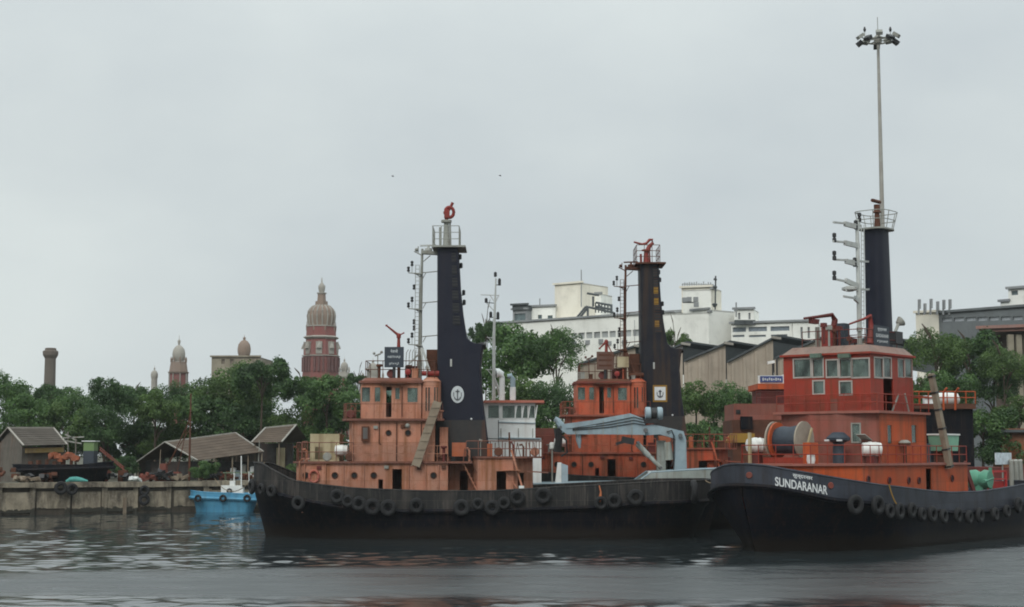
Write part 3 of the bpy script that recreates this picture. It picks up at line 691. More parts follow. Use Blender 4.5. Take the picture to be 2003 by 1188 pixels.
        lettering(bd, 'நேதாஜி', (cxx, -2.075, a.z + Hh * .18), W_ * .50, Hh * .14, letter_dim)
    c0 = t1(783, 690, -.5); tip = t1(756, 637, -.5) if not S else t1(765, 672, -.5); tl = t1(791, 651, -.5) if not S else t1(796, 690, -.5)
    q = t1(780, 655, -.5)
    m = MB(); m.bar((q.x, -.5, zm), (q.x, -.5, q.z - .9), .09); m.obj('cannon_post', rustm, root)
    cannon(root, (q.x, -.5, q.z - 1.0), tip, tl)
    a, b = t1(834, 735, .2), t1(856, 684, .2); MB().bx(a.x, b.x, .2, 1.3, zm, b.z).obj('roof_locker', rustm, root)
    a, b = t1(792, 735, -.6), t1(818, 716, -.6); MB().bx(a.x, b.x, -.6, .8, zm, b.z).obj('roof_locker', maroon, root)
    a = t1(798, 728, -1.7); m = MB(); m.lathe([(.2, -.25), (.2, .2), (.05, .26)], 12, (a.x, -1.7, a.z), Matrix.Rotation(R(90), 4, 'X')); m.bar((a.x, -1.7, zm), (a.x, -1.7, a.z - .1), .05); m.obj('search_light', monred, root, True)
    a = t1(843, 728, -1.2); m = MB(); m.lathe([(.16, -.6), (.18, .55)], 12, (a.x, -1.2, zm + .35), Matrix.Rotation(R(90), 4, 'Y')); m.obj('life_raft_canister', monred if not S else rustm, root, True)
    a = t1(739, 695, -1.0); m = MB(); m.bar((a.x, -1, zm), (a.x, -1, a.z), .035); m.bar((a.x - .2, -1, a.z - .05), (a.x + .2, -1, a.z + .1), .06); m.ball((a.x + .25, -1, a.z + .2), .1); m.ball((a.x - .25, -1, a.z + .12), .1); m.obj('horn_post', mm, root)
    # mast with ladder and lamp arms
    mx_ = t1(824, 600, -.3).x; top_ = t1(824, 487, -.3).z
    ms = MB(); ms.tube([(mx_ - .08, -.3, zm), (mx_ - .05, -.3, (zm + top_) / 2), (mx_ + .05, -.3, top_)], [.15, .12, .08], 8); mast = ms.obj('mast', mm, root, True)
    m = MB()
    lx = t1(813, 600, -.3).x
    for dx in (0, .26): m.bar((lx + dx - .04, -.5, zm + .8), (lx + dx, -.5, t1(0, 520, -.3).z), .022, 5)
    for i in range(26): z_ = zm + 1.0 + i * .27; m.bar((lx - .02, -.5, z_), (lx + .26, -.5, z_), .015, 4)
    m.obj('mast_ladder', mm, mast)
    def lamp(px, py, par=mast, yy=-.35):
        q = t1(px, py, yy); m = MB(); m.lathe([(.07, -.17), (.10, -.15), (.10, -.03), (.06, -.01), (.06, .02), (.10, .04), (.10, .15), (.05, .19)], 8, q); m.obj('mast_lamp', lampblk, par, True)
    for ya in (534, 604, 674):
        a, b = t1(799, ya, -.35), t1(824, ya + 9, -.35); m = MB(); m.tube([a, t1(812, ya + 1, -.35), b], .035, 5); m.beam(t1(810, ya + 1, -.35), t1(826, ya + 3, -.35), .45, .06)
        for px in (799, 806): m.bar(t1(px, ya, -.35), t1(px, ya - (8 if px == 799 else 16), -.35), .02, 4)
        m.obj('lamp_arm', mm, mast); lamp(799, ya - 7); lamp(806, ya - 18)
    for ya in (562, 630, 642): lamp(810, ya)
    for ya in (531, 590, 656): m = MB(); m.bar(t1(824, ya + 3, -.3), t1(858, ya, -.3), .035, 5); m.bar(t1(827, ya + 14, -.3), t1(833, ya + 3, -.3), .025, 4); m.obj('mast_strut', mm, mast)
    m = MB(); m.beam(t1(826, 494, -.3), t1(858, 496, -.3), .5, .22); m.bar(t1(828, 512, -.3), t1(842, 500, -.3), .03, 4)
    m.obj('mast_strut', mm, mast)
    m = MB(); a = t1(838, 489, -.3); m.lathe([(.25, -.08), (.25, .1), (.08, .14), (.08, .3)], 10, a); m.beam(t1(822, 481, -.3), t1(853, 480, -.3), .14, .10); m.obj('radar_scanner', mastwhite if not S else mm, mast)
    m = MB(); m.bar(t1(810, 492, -.3), t1(826, 500, -.3), .04, 5); m.ball(t1(815, 489, -.3), .13); m.bar(t1(818, 482, -.3), t1(818, 495, -.3), .03, 4); m.obj('lamp_arm', mm, mast)
    # struts at the foot of the mast
    m = MB(); m.bar(t1(823, 672, -.3), t1(842, 730, -.9), .07); m.bar(t1(823, 672, -.3), t1(829, 732, -1.0), .06); m.bar(t1(822, 690, -.3), t1(800, 712, -.6), .06); m.obj('mast_brace', mastwhite if not S else mm, mast)
    m = MB(); 
    for k in range(5): m.tube([(t1(793 + k * 6, 720, -.9).x, -.9, zm), t1(795 + k * 6, 690, -.9), t1(799 + k * 5, 684, -.9)], .025, 4)
    m.obj('antenna_frame', mm, root)
    # funnel: tall casing leaning into the exhaust trunk
    pts = [(855, 484), (893, 484), (897, 560), (902, 610), (906, 636), (910, 651), (915, 661), (922, 668), (931, 672), (946, 673), (943, 688), (940, 720), (944, 780), (955, 866), (955, 905), (872, 905), (862, 820), (855, 730)]
    yf = -1.25
    pl = [(lambda q: (q.x, q.z))(t1(a, b, yf)) for a, b in pts]; pl.reverse()
    n = len(pl); c = (sum(p[0] for p in pl) / n, sum(p[1] for p in pl) / n)
    m = MB(); ins = .09                                # rounded edges: inset outer faces
    lay = [(yf, ins), (yf + .18, 0), (1.07, 0), (1.25, ins)]; vs = []
    for (yy, k) in lay:
        for i, (x, z_) in enumerate(pl):
            dx = c[0] - x; vs.append((x + math.copysign(min(k, abs(dx)), dx) if k else x, yy, z_))
    fs = [tuple(range(n))[::1], tuple(reversed(range(3 * n, 4 * n)))]
    for L in range(3):
        for i in range(n): fs.append((L * n + i, (L + 1) * n + i, (L + 1) * n + (i + 1) % n, L * n + (i + 1) % n))
    fn = m.add(vs, fs).obj('funnel', fun, root, True, 30)
    a, b = t1(884, 492, yf), t1(897, 640, yf)
    m = MB(); 
    lad = [(t1(883, 492, yf), t1(891, 492, yf)), (t1(886, 640, yf), t1(901, 640, yf))]
    for k in range(6):
        f0 = k / 6 + .02; f1 = f0 + .12
        A_, B_ = lad[0][0].lerp(lad[1][0], f0), lad[0][1].lerp(lad[1][1], f0); C_, D_ = lad[0][0].lerp(lad[1][0], f1), lad[0][1].lerp(lad[1][1], f1)
        m.add([(A_.x, yf - .012, A_.z), (B_.x, yf - .012, B_.z), (D_.x, yf - .012, D_.z), (C_.x, yf - .012, C_.z), (A_.x, yf + .05, A_.z), (B_.x, yf + .05, B_.z), (D_.x, yf + .05, D_.z), (C_.x, yf + .05, C_.z)], [(0, 3, 2, 1), (4, 5, 6, 7), (0, 1, 5, 4), (1, 2, 6, 5), (2, 3, 7, 6), (3, 0, 4, 7)])
    m.obj('recess_shade_plate', yellowp if False else lampblk, fn)  # shade of the ladder recesses, painted as black plates on the face
    if S:
        m = MB()
        for k in (1, 2, 4):
            A_ = lad[0][0].lerp(lad[1][0], k / 6 + .13); m.bx(A_.x, A_.x + .34, yf - .03, yf + .02, A_.z - .5, A_.z)
        m.obj('rust_patch', yellowp, fn)
    m = MB(); 
    for k in range(24): A_, B_ = lad[0][0].lerp(lad[1][0], k / 24), lad[0][1].lerp(lad[1][1], k / 24); m.bar((A_.x, yf - .08, A_.z), (B_.x, yf - .08, B_.z), .018, 4)
    m.obj('funnel_ladder', navy if not S else rustm, fn)
    for (px, py) in ((900, 502), (902, 519), (907, 572), (908, 591)):
        q = t1(px, py, -.2); m = MB(); m.bar((q.x - .45, -.2, q.z - .22), (q.x, -.2, q.z - .2), .03, 4); m.lathe([(.08, -.2), (.11, -.16), (.11, .1), (.06, .16)], 8, (q.x, -.2, q.z)); m.obj('funnel_lamp', lampblk, fn)
    a = t1(935, 672, -.6); m = MB()
    for yy in (-.7, .1, .8): m.tube([(a.x - .5, yy, a.z - .9), (a.x - .2, yy, a.z - .25), (a.x + .5, yy, a.z - .1)], .22, 10)
    m.obj('exhaust_pipe', lampblk, fn, True)
    if S: emblem(fn, (t1(895, 772, yf).x, yf - .02, t1(895, 772, yf).z), .42, .5, True)
    else: emblem(fn, (t1(895, 772, yf).x, yf - .02, t1(895, 772, yf).z), .43, .57, False)
    q = t1(882, 710, yf); MB().bx(q.x - .05, q.x + .07, yf - .06, yf + .02, q.z - .25, q.z + .25).obj('funnel_plate', mastwhite, fn)
    q = t1(922, 820, yf); MB().ball((q.x, yf - .05, q.z), .07).obj('funnel_light', letter, fn)
    # platform, rail and water cannon at the top
    zt_ = t1(870, 484, yf).z; px0, px1 = t1(845, 484, yf).x, t1(911, 484, yf).x
    pf = MB().bx(px0, px1, -1.6, 1.6, zt_ - .02, zt_ + .1).obj('funnel_platform', mm, root)
    MB().rail([(px0 + .05, 1.5, zt_ + .1), (px0 + .05, -1.5, zt_ + .1), (t1(898, 484, yf).x, -1.5, zt_ + .1), (t1(898, 484, yf).x, 1.5, zt_ + .1)], t1(0, 443, yf).z - zt_ - .1, 3, .026, 2).obj('platform_railing', mm, pf)
    q = t1(873, 484, 0); hgt = t1(0, 456 if S else 434, 0).z - zt_
    m = MB(); m.lathe([(.3, 0), (.24, .15), (.17, hgt * .9), (.36, hgt * .92), (.36, hgt)], 12, (q.x, 0, zt_ + .1)); m.bar((q.x - .4, 0, zt_ + .1), (q.x - .42, 0, zt_ + hgt * .8), .09); m.bar((q.x + .3, 0, zt_ + .1), (q.x + .25, 0, zt_ + hgt), .06); m.obj('cannon_pedestal', mm if not S else monred, pf, True)
    c0 = Vector((q.x, 0, zt_ + hgt + .1))
    if S:
        m = MB(); m.tube([c0 + Vector((.05, 0, -.2)), t1(880, 446, 0), t1(888, 438, 0), t1(887, 431, 0), t1(881, 431, 0), t1(874, 439, 0), t1(864, 441, 0), t1(846, 436, 0)], [.2, .17, .13, .12, .11, .1, .09, .07], 8); m.obj('water_cannon', monred, pf, True)
    else:
        m = MB(); m.lathe([(.12, 0), (.12, .25)], 8, c0)
        ring = [c0 + Vector((.2 + .3 * math.cos(a_), -.0, .55 + .36 * math.sin(a_))) for a_ in [R(q_) for q_ in range(200, -150, -25)]]
        m.tube(ring, .12, 8); m.bx(c0.x - .15, c0.x + .22, -.2, .2, c0.z + .15, c0.z + .75); m.lathe([(.07, -.3), (.11, .3)], 8, c0 + Vector((.3, 0, .95)), Matrix.Rotation(R(25), 4, 'Y')); m.obj('water_cannon', monred, pf, True)
    # casing under the funnel and deck gear on the boat deck
    a, b = t1(845, 905, -1.7), t1(948, 822, -1.7); MB().prism_y([(a.x, zt + .1), (b.x + .25, zt + .1), (b.x, b.z), (a.x, b.z)], -1.62, 1.6).obj('engine_casing', paint('casing_grey', (.03, .032, .033), (.045, .04, .038), .5, .4, .6), root)  # forward end stretched; its dark grey stands in for shadow behind the second tier
    a, b = t1(860, 892, -2.2), t1(876, 836, -2.2); MB().bx(a.x, b.x, -2.2, -1.65, a.z - .1, b.z).obj('vent_trunk', body, root)
    a, b = t1(884, 893, -3.0), t1(911, 866, -3.0); MB().bx(a.x, b.x, -3.0, -2.3, a.z, b.z).obj('deck_box', paint('box_orange', (.36, .10, .04), None, .4, .4), root)
    a, b = t1(953, 896, -2.6), t1(963, 868, -2.6); MB().bx(a.x, b.x, -2.6, -2.2, a.z - .2, b.z).obj('vent_post', MT['box_orange'], root)
    m = MB(); 
    for k in range(7): q = t1(846 + k * 5, 892 + (k % 3) * 3, -2.6); m.box((q.x, -2.6 + .1 * (k % 2), zt + .25 + .1 * (k % 3)), (.3, .3, .26), k, k)
    m.obj('winch_gear', rustm, root)
    a = t1(912, 900, yl - .05); b = t1(1030, 900, yl - .05)
    MB().rail([(a.x, yl - .05, za + .1), (b.x, yl - .05, za + .1), (t1(1062, 900, yl).x, yl + 1.3, za + .1)], 1.0, 5, .03, 1).obj('after_railing', dk, root)
    m = MB()
    for k in range(9): q = t1(968 + k * 10, 893, yl + .6); m.bar((q.x, yl + .6, za + .1), (q.x + rnd.uniform(-.25, .25), yl + .6, za + 1.0), .025, 4)
    a, b = t1(997, 893, yl), t1(996, 846, yl); m.bar(a, b, .06); m.obj('stanchion', rustm, root)
    # foredeck: rails, cream board shelter and raft
    MB().rail([(x0 + .0, 2.0, zt + .1), (x0 + .0, -2.1, zt + .1), (x0 + .5, yl - .08, zt + .1), (t1(692, 885, yl).x, yl - .08, zt + .1)], t1(0, 869, yl).z - zt, None, .028, 1).obj('foredeck_railing', dk, root)
    a, b = t1(577, 905, -1.9), t1(600, 870, -1.9); MB().rail([(a.x + .4, 1.2, zt + .1), (a.x + .4, -1.2, zt + .1), (b.x, -1.4, zt + .1)], 1.3, 2, .04, 1).obj('foredeck_frame', dk, root)
    a, b = t1(606, 905, -1.9), t1(664, 849, -1.9)
    house(F1, root, 'board_shelter', [(a.x, -1.9), (b.x, -1.9), (b.x, .6), (a.x, .6)], zt + .1, b.z, creamp if not S else rustred, [(0, 616, 874, 633, 899, 'd'), (0, 646, 862, 655, 900, 'd')], roof=False, t=.04)
    a = t1(668, 881, -2.0); m = MB(); m.lathe([(.1, -.46), (.31, -.40), (.34, -.14), (.36, -.12), (.36, .12), (.34, .14), (.31, .40), (.1, .46)], 14, (a.x, -2.0, a.z), Matrix.Rotation(R(90), 4, 'Y')); m.obj('life_raft_canister', whiter, root, True)
    sp = []
    for px, yv in ((582, -2.9), (600, -2.6), (640, -2.9), (684, -2.95), (868, -3.1), (892, -2.4), (918, -2.9), (940, -2.7), (975, -2.8), (1004, -2.5), (1024, -2.6), (1046, -1.8)): sp.append((t1(px, 900, yv).x, yv, (zt if px < 924 else za) + .1, rnd.uniform(.5, 1.1)))
    for px, yv in ((720, -1.6), (742, -1.2), (765, -1.7), (800, -1.0), (812, -1.7), (835, -1.5), (846, -.8)): sp.append((t1(px, 730, yv).x, yv, zm, rnd.uniform(.4, 1.0)))
    for px, yv in ((686, -2.7), (694, -2.3), (862, -2.7)): sp.append((t1(px, 815, yv).x, yv, zb + .13, rnd.uniform(.5, .9)))
    clutter(root, sp, (rustm, body, mastgrey, rustm, maroon), 3 + S)
    for px, y0, y1_, yv in ((690, 828, 900, y2), (742, 826, 868, y2), (776, 826, 902, y2), (824, 826, 900, y2), (672, 910, 955, yl), (712, 910, 958, yl), (800, 910, 960, yl)):
        q = t1(px, y0, yv - .06); q1 = t1(px, y1_, yv - .06); m = MB(); m.tube([(q.x, yv - .06, q.z), (q.x, yv - .06, q1.z), (q.x + .12, yv - .06, q1.z - .05)], .035, 5); m.obj('wall_pipe', rnd.choice((body, rustm, body)), root)
    for (px, py, yv) in ((735, 836, y2), (788, 834, y2), (832, 840, y2), (624, 915, yl), (756, 914, yl), (820, 916, yl), (868, 914, yl)):
        q = t1(px, py, yv); MB().bx(q.x - .14, q.x + .14, yv - .12, yv + .01, q.z - .1, q.z + .1).obj('wall_fitting', rnd.choice((rustm, mastgrey, maroon)), root)
    return root, H

tug1, H1 = build_tug('tugboat', 'faded salmon tug with tall navy funnel, round badge and dark name board', F1.o.x, T1Y, 0, False)
T2Y = 118.0
k2 = XW(1252, T2Y, 12) - (t1(855, 600, -1.25).x)
tug2, H2 = build_tug('tugboat', 'orange sister tug with sooty black funnel and square yellow-edged badge, behind the grey crane', k2, T2Y, .62, True)

# fender tyres along the salmon tug
for i, (px, py, r_) in enumerate([(500, 952, .52), (518, 957, .40), (537, 961, .42), (587, 984, .48), (661, 971, .48), (681, 980, .40), (703, 985, .48), (729, 991, .54), (760, 993, .54), (815, 989, .5), (903, 993, .54), (935, 986, .40), (963, 993, .5), (986, 984, .42), (1012, 973, .5), (1062, 970, .54), (1175, 984, .44), (1201, 980, .5), (1243, 973, .54)]):
    yl = -4.6
    q = t1(px, py, yl); base, rz, u = H1.side(q.x)
    if px < 620:
        for _ in range(6): q = t1(px, py, base.y - .2); base, rz, u = H1.side(max(q.x, H1.xb + .05))
    nrm = Vector((math.sin(rz), -math.cos(rz), 0))
    p = base + nrm * (.30); 
    tyre(F1.o + Vector((p.x, p.y, q.z)), rz, 'worn black fender tyre on the salmon tug hull, %s from the bow' % ORD[i], r_, .26, 'fender tyres on the salmon tug')
q = t1(1357, 962, -4.0); base, rz, u = H1.side(q.x)
tyre(F1.o + Vector((q.x, base.y - .42, q.z)), rz + .95, 'largest fender tyre, turned almost edge-on at the salmon tug stern', .78, .42, 'fender tyres on the salmon tug')
# leaning plank and life ring on the salmon tug
pl = thing('gangway_plank', 'long grey timber gangway leaning against the salmon tug deckhouse', 'gangway', F1.o + Vector((t1(813, 912, -3.75).x, -3.75, t1(813, 912, -3.75).z)))
A_, B_ = Vector((0, 0, 0)), t1(856, 786, -3.1) - Vector((t1(813, 912, -3.75).x, -3.75, t1(813, 912, -3.75).z))
MB().beam(A_, B_, .56, .07, (0, 1, 0), .50, .07).obj('plank', wood, pl)
for k in range(7): q = A_.lerp(B_, .12 + k * .13); MB().beam(q + Vector((-.27, -.05, .02)), q + Vector((.27, -.05, .02)), .05, .05, (0, 1, 0)).obj('cleat', wood, pl)
m = MB()
for dx in (-.27, .27): m.bar(A_ + Vector((dx, -.02, 0)), B_ + Vector((dx, -.02, 0)), .035, 5)
m.obj('edge_rail', wood, pl)
q = t1(614, 932, -3.45); lr = MB(); lr.tube([(q.x + .30 * math.cos(a), -3.42, q.z + .38 * math.sin(a)) for a in [2 * math.pi * i / 18 for i in range(18)]], .085, 8, closed=True)
lr.v = [(x - q.x, y + 3.42, z - q.z) for x, y, z in lr.v]
o = lr.obj('life_ring', paint('ring_orange', (.42, .11, .07), None, .2, .2), None, True); o.location = F1.o + Vector((q.x, -3.42, q.z)); tag(o, 'orange life ring hung on the salmon tug deckhouse near the bow', 'life ring')
q = t1(1168, 985, -4.8); o = MB().tube([(0, 0, 0), (.1, -.05, -.4), (.05, -.05, -.9), (0, 0, -1.0)], [.04, .05, .12, .1], 6).obj('orange_rope', paint('orange_rope', (.5, .14, .04), None, .1, .1), None, True)
q = t1(1172, 950, -4.72); o.location = F1.o + Vector((q.x, -4.75, q.z)); tag(o, 'short orange rope hanging over the black bulwark near the stern of the salmon tug', 'rope')

# ------------------------------------------------------------------ grey work boat with a crane, moored beyond the salmon tug
def proj(wp):
    d = Vector(wp) - Vector((0, 0, CAMH)); dep = d.y * CT + d.z * ST; up = -d.y * ST + d.z * CT
    return CX + FPX * d.x / dep, CY - FPX * up / dep
WY = 111.0
FW = Frame(XW(1150, WY), WY)
def wb(px, py, yl): return FW.at(px, py, yl)
def workboat():
    root = thing('work_boat', 'pale grey work boat with white wheelhouse and folded knuckle crane, between the two sister tugs', 'work boat', FW.o)
    xs_, xb_ = wb(905, 940, 0).x, wb(1412, 925, 0).x
    L = xb_ - xs_
    def U(px): return (xb_ - wb(px, 930, -2.1).x) / L
    # hull built bow at -x then mirrored so that its bow points right
    top = [(0, wb(1400, 917, 0).z), (U(1340), wb(1340, 921, -2).z), (U(1272), wb(1272, 925, -2.1).z), (U(1248), wb(1248, 944, -2.1).z), (1, wb(1000, 950, -2).z)]
    H = Hull(-xb_, -xs_, 2.15, top, [(0, 3.1), (.3, 2.5), (1, 2.2)], rake=1.0, bowlen=.3)
    n0 = set(bpy.data.objects)
    H.build(root, hullblk, palegrey, deckdk, greyp, hullblk)
    for o in set(bpy.data.objects) - n0:
        me = o.data
        for v in me.vertices: v.co.x = -v.co.x
        me.flip_normals()
    # wheelhouse facing right with raked windows
    yl = -1.75; zf = 2.2
    a = wb(950, 900, yl).x; b = wb(1059, 900, yl).x
    z1 = wb(1000, 858, yl).z
    house(FW, root, 'lower_house', [(a - 1.0, yl), (b, yl), (b, 1.75), (a - 1.0, 1.75)], zf, z1, whitep, [], roof=True)
    b0, b1 = wb(1047, 800, yl).x, wb(1052, 800, yl).x; z2 = wb(1000, 788, yl).z; zw = wb(1000, 826, yl).z
    poly = [(a - .6, yl), (b0, yl), (b0, 1.75), (a - .6, 1.75)]
    wh = house(FW, root, 'wheelhouse', poly, z1, z2, whitep, [(0, 955, 793, 976, 818, 'w'), (0, 983, 794, 1007, 818, 'w'), (0, 1009, 794, 1020, 818, 'w'), (0, 1022, 794, 1032, 818, 'w'), (0, 1034, 794, 1046, 818, 'w'), (2, 960, 800, 1000, 820, 'w'), (2, 1010, 800, 1040, 820, 'w')], whitep, roof=False)
    for px in (978, 1007, 1021, 1033, 1047):                       # raked mullions
        p0, p1 = wb(px, 819, yl - .03), wb(px + 4, 792, yl - .03); MB().beam(p0, p1, .07, .06, (0, 1, 0)).obj('raked_mullion', whitep, wh)
    p0, p1 = wb(976, 826, yl - .04), wb(1047, 828, yl - .04); MB().beam(p0, p1, .08, .06).obj('drip_ledge', greyp, wh)
    p0, p1 = wb(975, 822, yl - .02), wb(975, 866, yl - .02); MB().beam(p0, p1, .05, .05).obj('door_edge', lampblk, wh)
    for px in (980, 1014, 1042):
        p0, p1 = wb(px, 838, yl - .06), wb(px, 856, yl - .06); MB().bar(p0, p1, .025).obj('grab_rail', mastgrey, wh)
    r0, r1 = wb(945, 788, yl).x, wb(1065, 788, yl).x
    MB().prism_z([(r0, yl - .35), (r1, yl - .3), (r1, 2.05), (r0, 2.05)], z2 - .01, z2 + .17, [(r0 + .05, yl - .3), (r1 - .05, yl - .25), (r1 - .05, 2.0), (r0 + .05, 2.0)]).obj('wheelhouse_roof', paint('roof_red', (.36, .10, .06), None, .4, .2), root)
    q0, q1 = wb(975, 857, yl - .1), wb(1058, 858, yl - .1); MB().beam(q0, q1, .2, .07).obj('deck_edge', greyp, root)
    zr = z2 + .17
    # cowl vents on the roof
    for px, py, col in ((982, 735, whitep), (1003, 740, greyp)):
        q = wb(px, 780, -.5); t_ = wb(px, py, -.5)
        m = MB(); m.tube([(q.x, -.5, zr - .02), (q.x, -.5, t_.z - .15), (q.x - .05, -.5, t_.z + .08), (q.x - .28, -.52, t_.z + .18), (q.x - .42, -.54, t_.z + .16)] if col is whitep else [(q.x, -.5, zr - .02), (q.x, -.5, t_.z), (q.x - .12, -.5, t_.z + .17), (q.x - .38, -.5, t_.z + .12)], [.2, .2, .26, .34, .36] if col is whitep else [.19, .19, .19, .17], 12)
        m.obj('cowl_vent', col, root, True)
        if col is whitep: MB().lathe([(.30, 0), (.30, .02)], 12, (q.x - .43, -.545, t_.z + .16), Matrix.Rotation(R(-90), 4, 'Y')).obj('cowl_mouth', lampblk, root)
        if col is greyp: MB().lathe([(.215, 0), (.215, 1.0)], 12, (q.x, -.5, zr - .01)).obj('vent_sleeve', whitep, root, True)
    # white signal mast
    q = wb(966, 780, 0); tp = wb(970, 545, 0); m = MB(); m.tube([(q.x, 0, zr - .05), (wb(966, 660, 0).x, 0, wb(966, 660, 0).z), tp], [.13, .11, .05], 8)
    ms = m.obj('mast', mastwhite, root, True)
    for (x0, y0, x1, y1) in ((940, 577, 976, 578), (958, 577, 968, 592), (976, 577, 969, 592), (952, 593, 966, 608), (952, 660, 966, 662), (954, 660, 966, 672), (950, 723, 965, 724), (953, 723, 965, 738)): MB().bar(wb(x0, y0, 0), wb(x1, y1, 0), .03, 5).obj('mast_arm', mastwhite, ms)
    for (px, py, hh) in ((969, 537, 1), (977, 552, 1.5), (951, 588, 1), (974, 618, 1.6), (960, 616, 1.3)):
        p = wb(px, py, 0); m = MB(); m.lathe([(.08, -.17 * hh), (.11, -.15 * hh), (.11, .12 * hh), (.06, .18 * hh)], 8, p); m.bar(p + Vector((0, 0, -.15 * hh)), Vector((wb(968, 620, 0).x, 0, p.z - .2)), .03, 4); m.obj('mast_lamp', lampblk, ms)
    m = MB(); m.bar(wb(966, 735, 0), (q.x + .75, -.6, zr), .05); m.bar(wb(966, 735, 0), (q.x + .5, .6, zr), .05); m.obj('mast_brace', mastwhite, ms)
    # deck wedge and lamp
    p0 = wb(1082, 948, -1.9); p1 = wb(1111, 948, -1.9); pm = wb(1096, 905, -1.9)
    MB().prism_y([(p0.x, 2.2), (wb(1098, 948, -1.9).x, 2.2), (wb(1098, 905, -1.9).x, pm.z), (wb(1091, 905, -1.9).x, pm.z)], -1.9, -1.0).obj('vent_trunk', whitep, root)
    MB().prism_y([(wb(1098, 948, -1.9).x + .01, 2.2), (p1.x, 2.2), (p1.x, wb(1110, 911, -1.9).z), (wb(1098, 905, -1.9).x + .01, pm.z - .05)], -1.88, -1.0).obj('electrical_box', paint('pale_blue', (.36, .46, .52), None, .1, .1), root)
    q = wb(1080, 872, 0); m = MB(); m.lathe([(.10, -.28), (.2, -.2), (.2, .15), (.12, .24)], 10, q); m.obj('deck_lamp', whiter, root, True); MB().bar((q.x, 0, 2.2), (q.x, 0, q.z - .2), .06).obj('lamp_post', mastgrey, root)
    # knuckle crane
    yc = -.2
    c0, c1 = wb(1320, 925, yc), wb(1341, 852, yc)
    col_ = MB().prism_y([(wb(1317, 930, yc).x, 2.6), (wb(1343, 930, yc).x, 2.6), (wb(1341, 860, yc).x, wb(1341, 860, yc).z), (wb(1336, 845, yc).x, wb(1336, 845, yc).z), (wb(1322, 845, yc).x, wb(1322, 845, yc).z), (wb(1320, 862, yc).x, wb(1320, 862, yc).z)], yc - .4, yc + .4).obj('crane_column', greyp, root)
    pts = [(1261, 833), (1275, 830), (1336, 844), (1336, 858), (1318, 858), (1290, 850), (1262, 852)]
    MB().prism_y([(wb(a_, b_, yc).x, wb(a_, b_, yc).z) for a_, b_ in reversed(pts)], yc - .32, yc + .32).obj('inner_arm', greyp, col_)
    pts = [(1088, 828), (1100, 830), (1160, 822), (1232, 809), (1257, 819), (1263, 836), (1261, 851), (1180, 850), (1109, 850), (1098, 842)]
    MB().prism_y([(wb(a_, b_, yc - .4).x, wb(a_, b_, yc - .4).z) for a_, b_ in reversed(pts)], yc - .68, yc - .02).obj('boom', greyp, col_)
    m = MB(); a_, b_ = wb(1107, 837, yc - .7), wb(1166, 832, yc - .7); m.beam(a_, b_, .08, .12); m.obj('boom_rib', greyp, col_)
    m = MB(); m.tube([wb(1085, 819, yc - .4), wb(1090, 822, yc - .4), wb(1098, 834, yc - .4), wb(1103, 846, yc - .4)], [.18, .2, .3, .22], 8); m.obj('boom_tip', greyp, col_, True)
    m = MB(); m.tube([wb(1092, 838, yc - .4), wb(1093, 862, yc - .4), wb(1090, 884, yc - .3)], [.34, .26, .3], 8); m.tube([wb(1096, 850, yc - .5), wb(1108, 862, yc - .5), wb(1110, 885, yc - .5), wb(1098, 893, yc - .4)], .07, 6); m.obj('hook_block', lampblk, col_, True)
    m = MB(); m.tube([wb(1131, 850, yc - .4), wb(1132, 862, yc - .4), wb(1134, 877, yc - .4)], [.2, .2, .07], 8); m.obj('boom_hook', greyp, col_, True)
    m = MB(); m.tube([wb(1246, 868, yc - .2), wb(1270, 893, yc - .2)], .20, 10); m.tube([wb(1270, 893, yc - .2), wb(1294, 917, yc - .2)], .15, 10); m.obj('hydraulic_cylinder', palegrey, col_, True)
    m = MB(); m.box(wb(1228, 862, yc - .4), (.9, .5, .45), 0, .2); m.box(wb(1214, 866, yc - .4), (.7, .4, .2), 0, -.3); m.obj('slew_motor', lampblk, col_)
    M = Matrix.Rotation(R(90), 4, 'Y'); p = wb(1279, 809, yc - .2)
    m = MB(); m.lathe([(.42, -.62), (.46, -.58), (.46, -.25), (.30, -.22), (.30, .22), (.46, .25), (.46, .55), (.40, .62)], 16, p, M); m.obj('winch_drum', greyp, col_, True)
    m = MB(); m.lathe([(.38, -.2), (.42, -.18), (.42, .18), (.38, .2)], 16, p, M); m.box(p + Vector((-.2, 0, -.55)), (1.0, .6, .35)); m.obj('winch_rope', lampblk, col_, True)
    m = MB(); m.tube([wb(1304, 845, yc - .45), wb(1314, 842, yc - .45), wb(1318, 852, yc - .45), wb(1318, 900, yc - .45), wb(1313, 912, yc - .45)], .05, 6); m.obj('hose', lampblk, col_, True)
    m = MB(); m.tube([wb(1306, 865, yc), wb(1309, 900, yc)], [.25, .35], 10); m.obj('crane_ram', palegrey, col_, True)
    MX = Matrix.Rotation(R(90), 4, 'X')
    for px, py, rr_ in ((1262, 842, .30), (1330, 852, .26), (1248, 866, .2), (1292, 915, .18), (1096, 836, .2), (1131, 852, .14)):
        MB().lathe([(rr_ * .55, -.42), (rr_ * .55, .42)], 14, wb(px, py, yc - .3), MX).obj('hinge_pin', paint('pin_steel', (.12, .14, .15), None, .4, .3), col_, True)
    for k in range(3): m = MB(); m.tube([wb(1262, 822 + k * 5, yc - .75), wb(1240, 816 + k * 6, yc - .74), wb(1190, 826 + k * 5, yc - .73), wb(1120, 838 + k * 2, yc - .72)], .03, 5); m.obj('boom_hose', lampblk, col_)
    for px in (1126, 1152, 1180, 1208, 1236): a_ = wb(px, 851, yc - .71); b_ = wb(px, 833 - (px - 1126) * .17, yc - .71); MB().beam(a_, b_, .05, .03, (0, 1, 0)).obj('boom_stiffener', palegrey, col_)
    p0, p1 = wb(1286, 925, .4), wb(1302, 862, .4); MB().bx(p0.x, p1.x, .4, 1.2, 2.6, p1.z).obj('control_cabinet', palegrey, root)
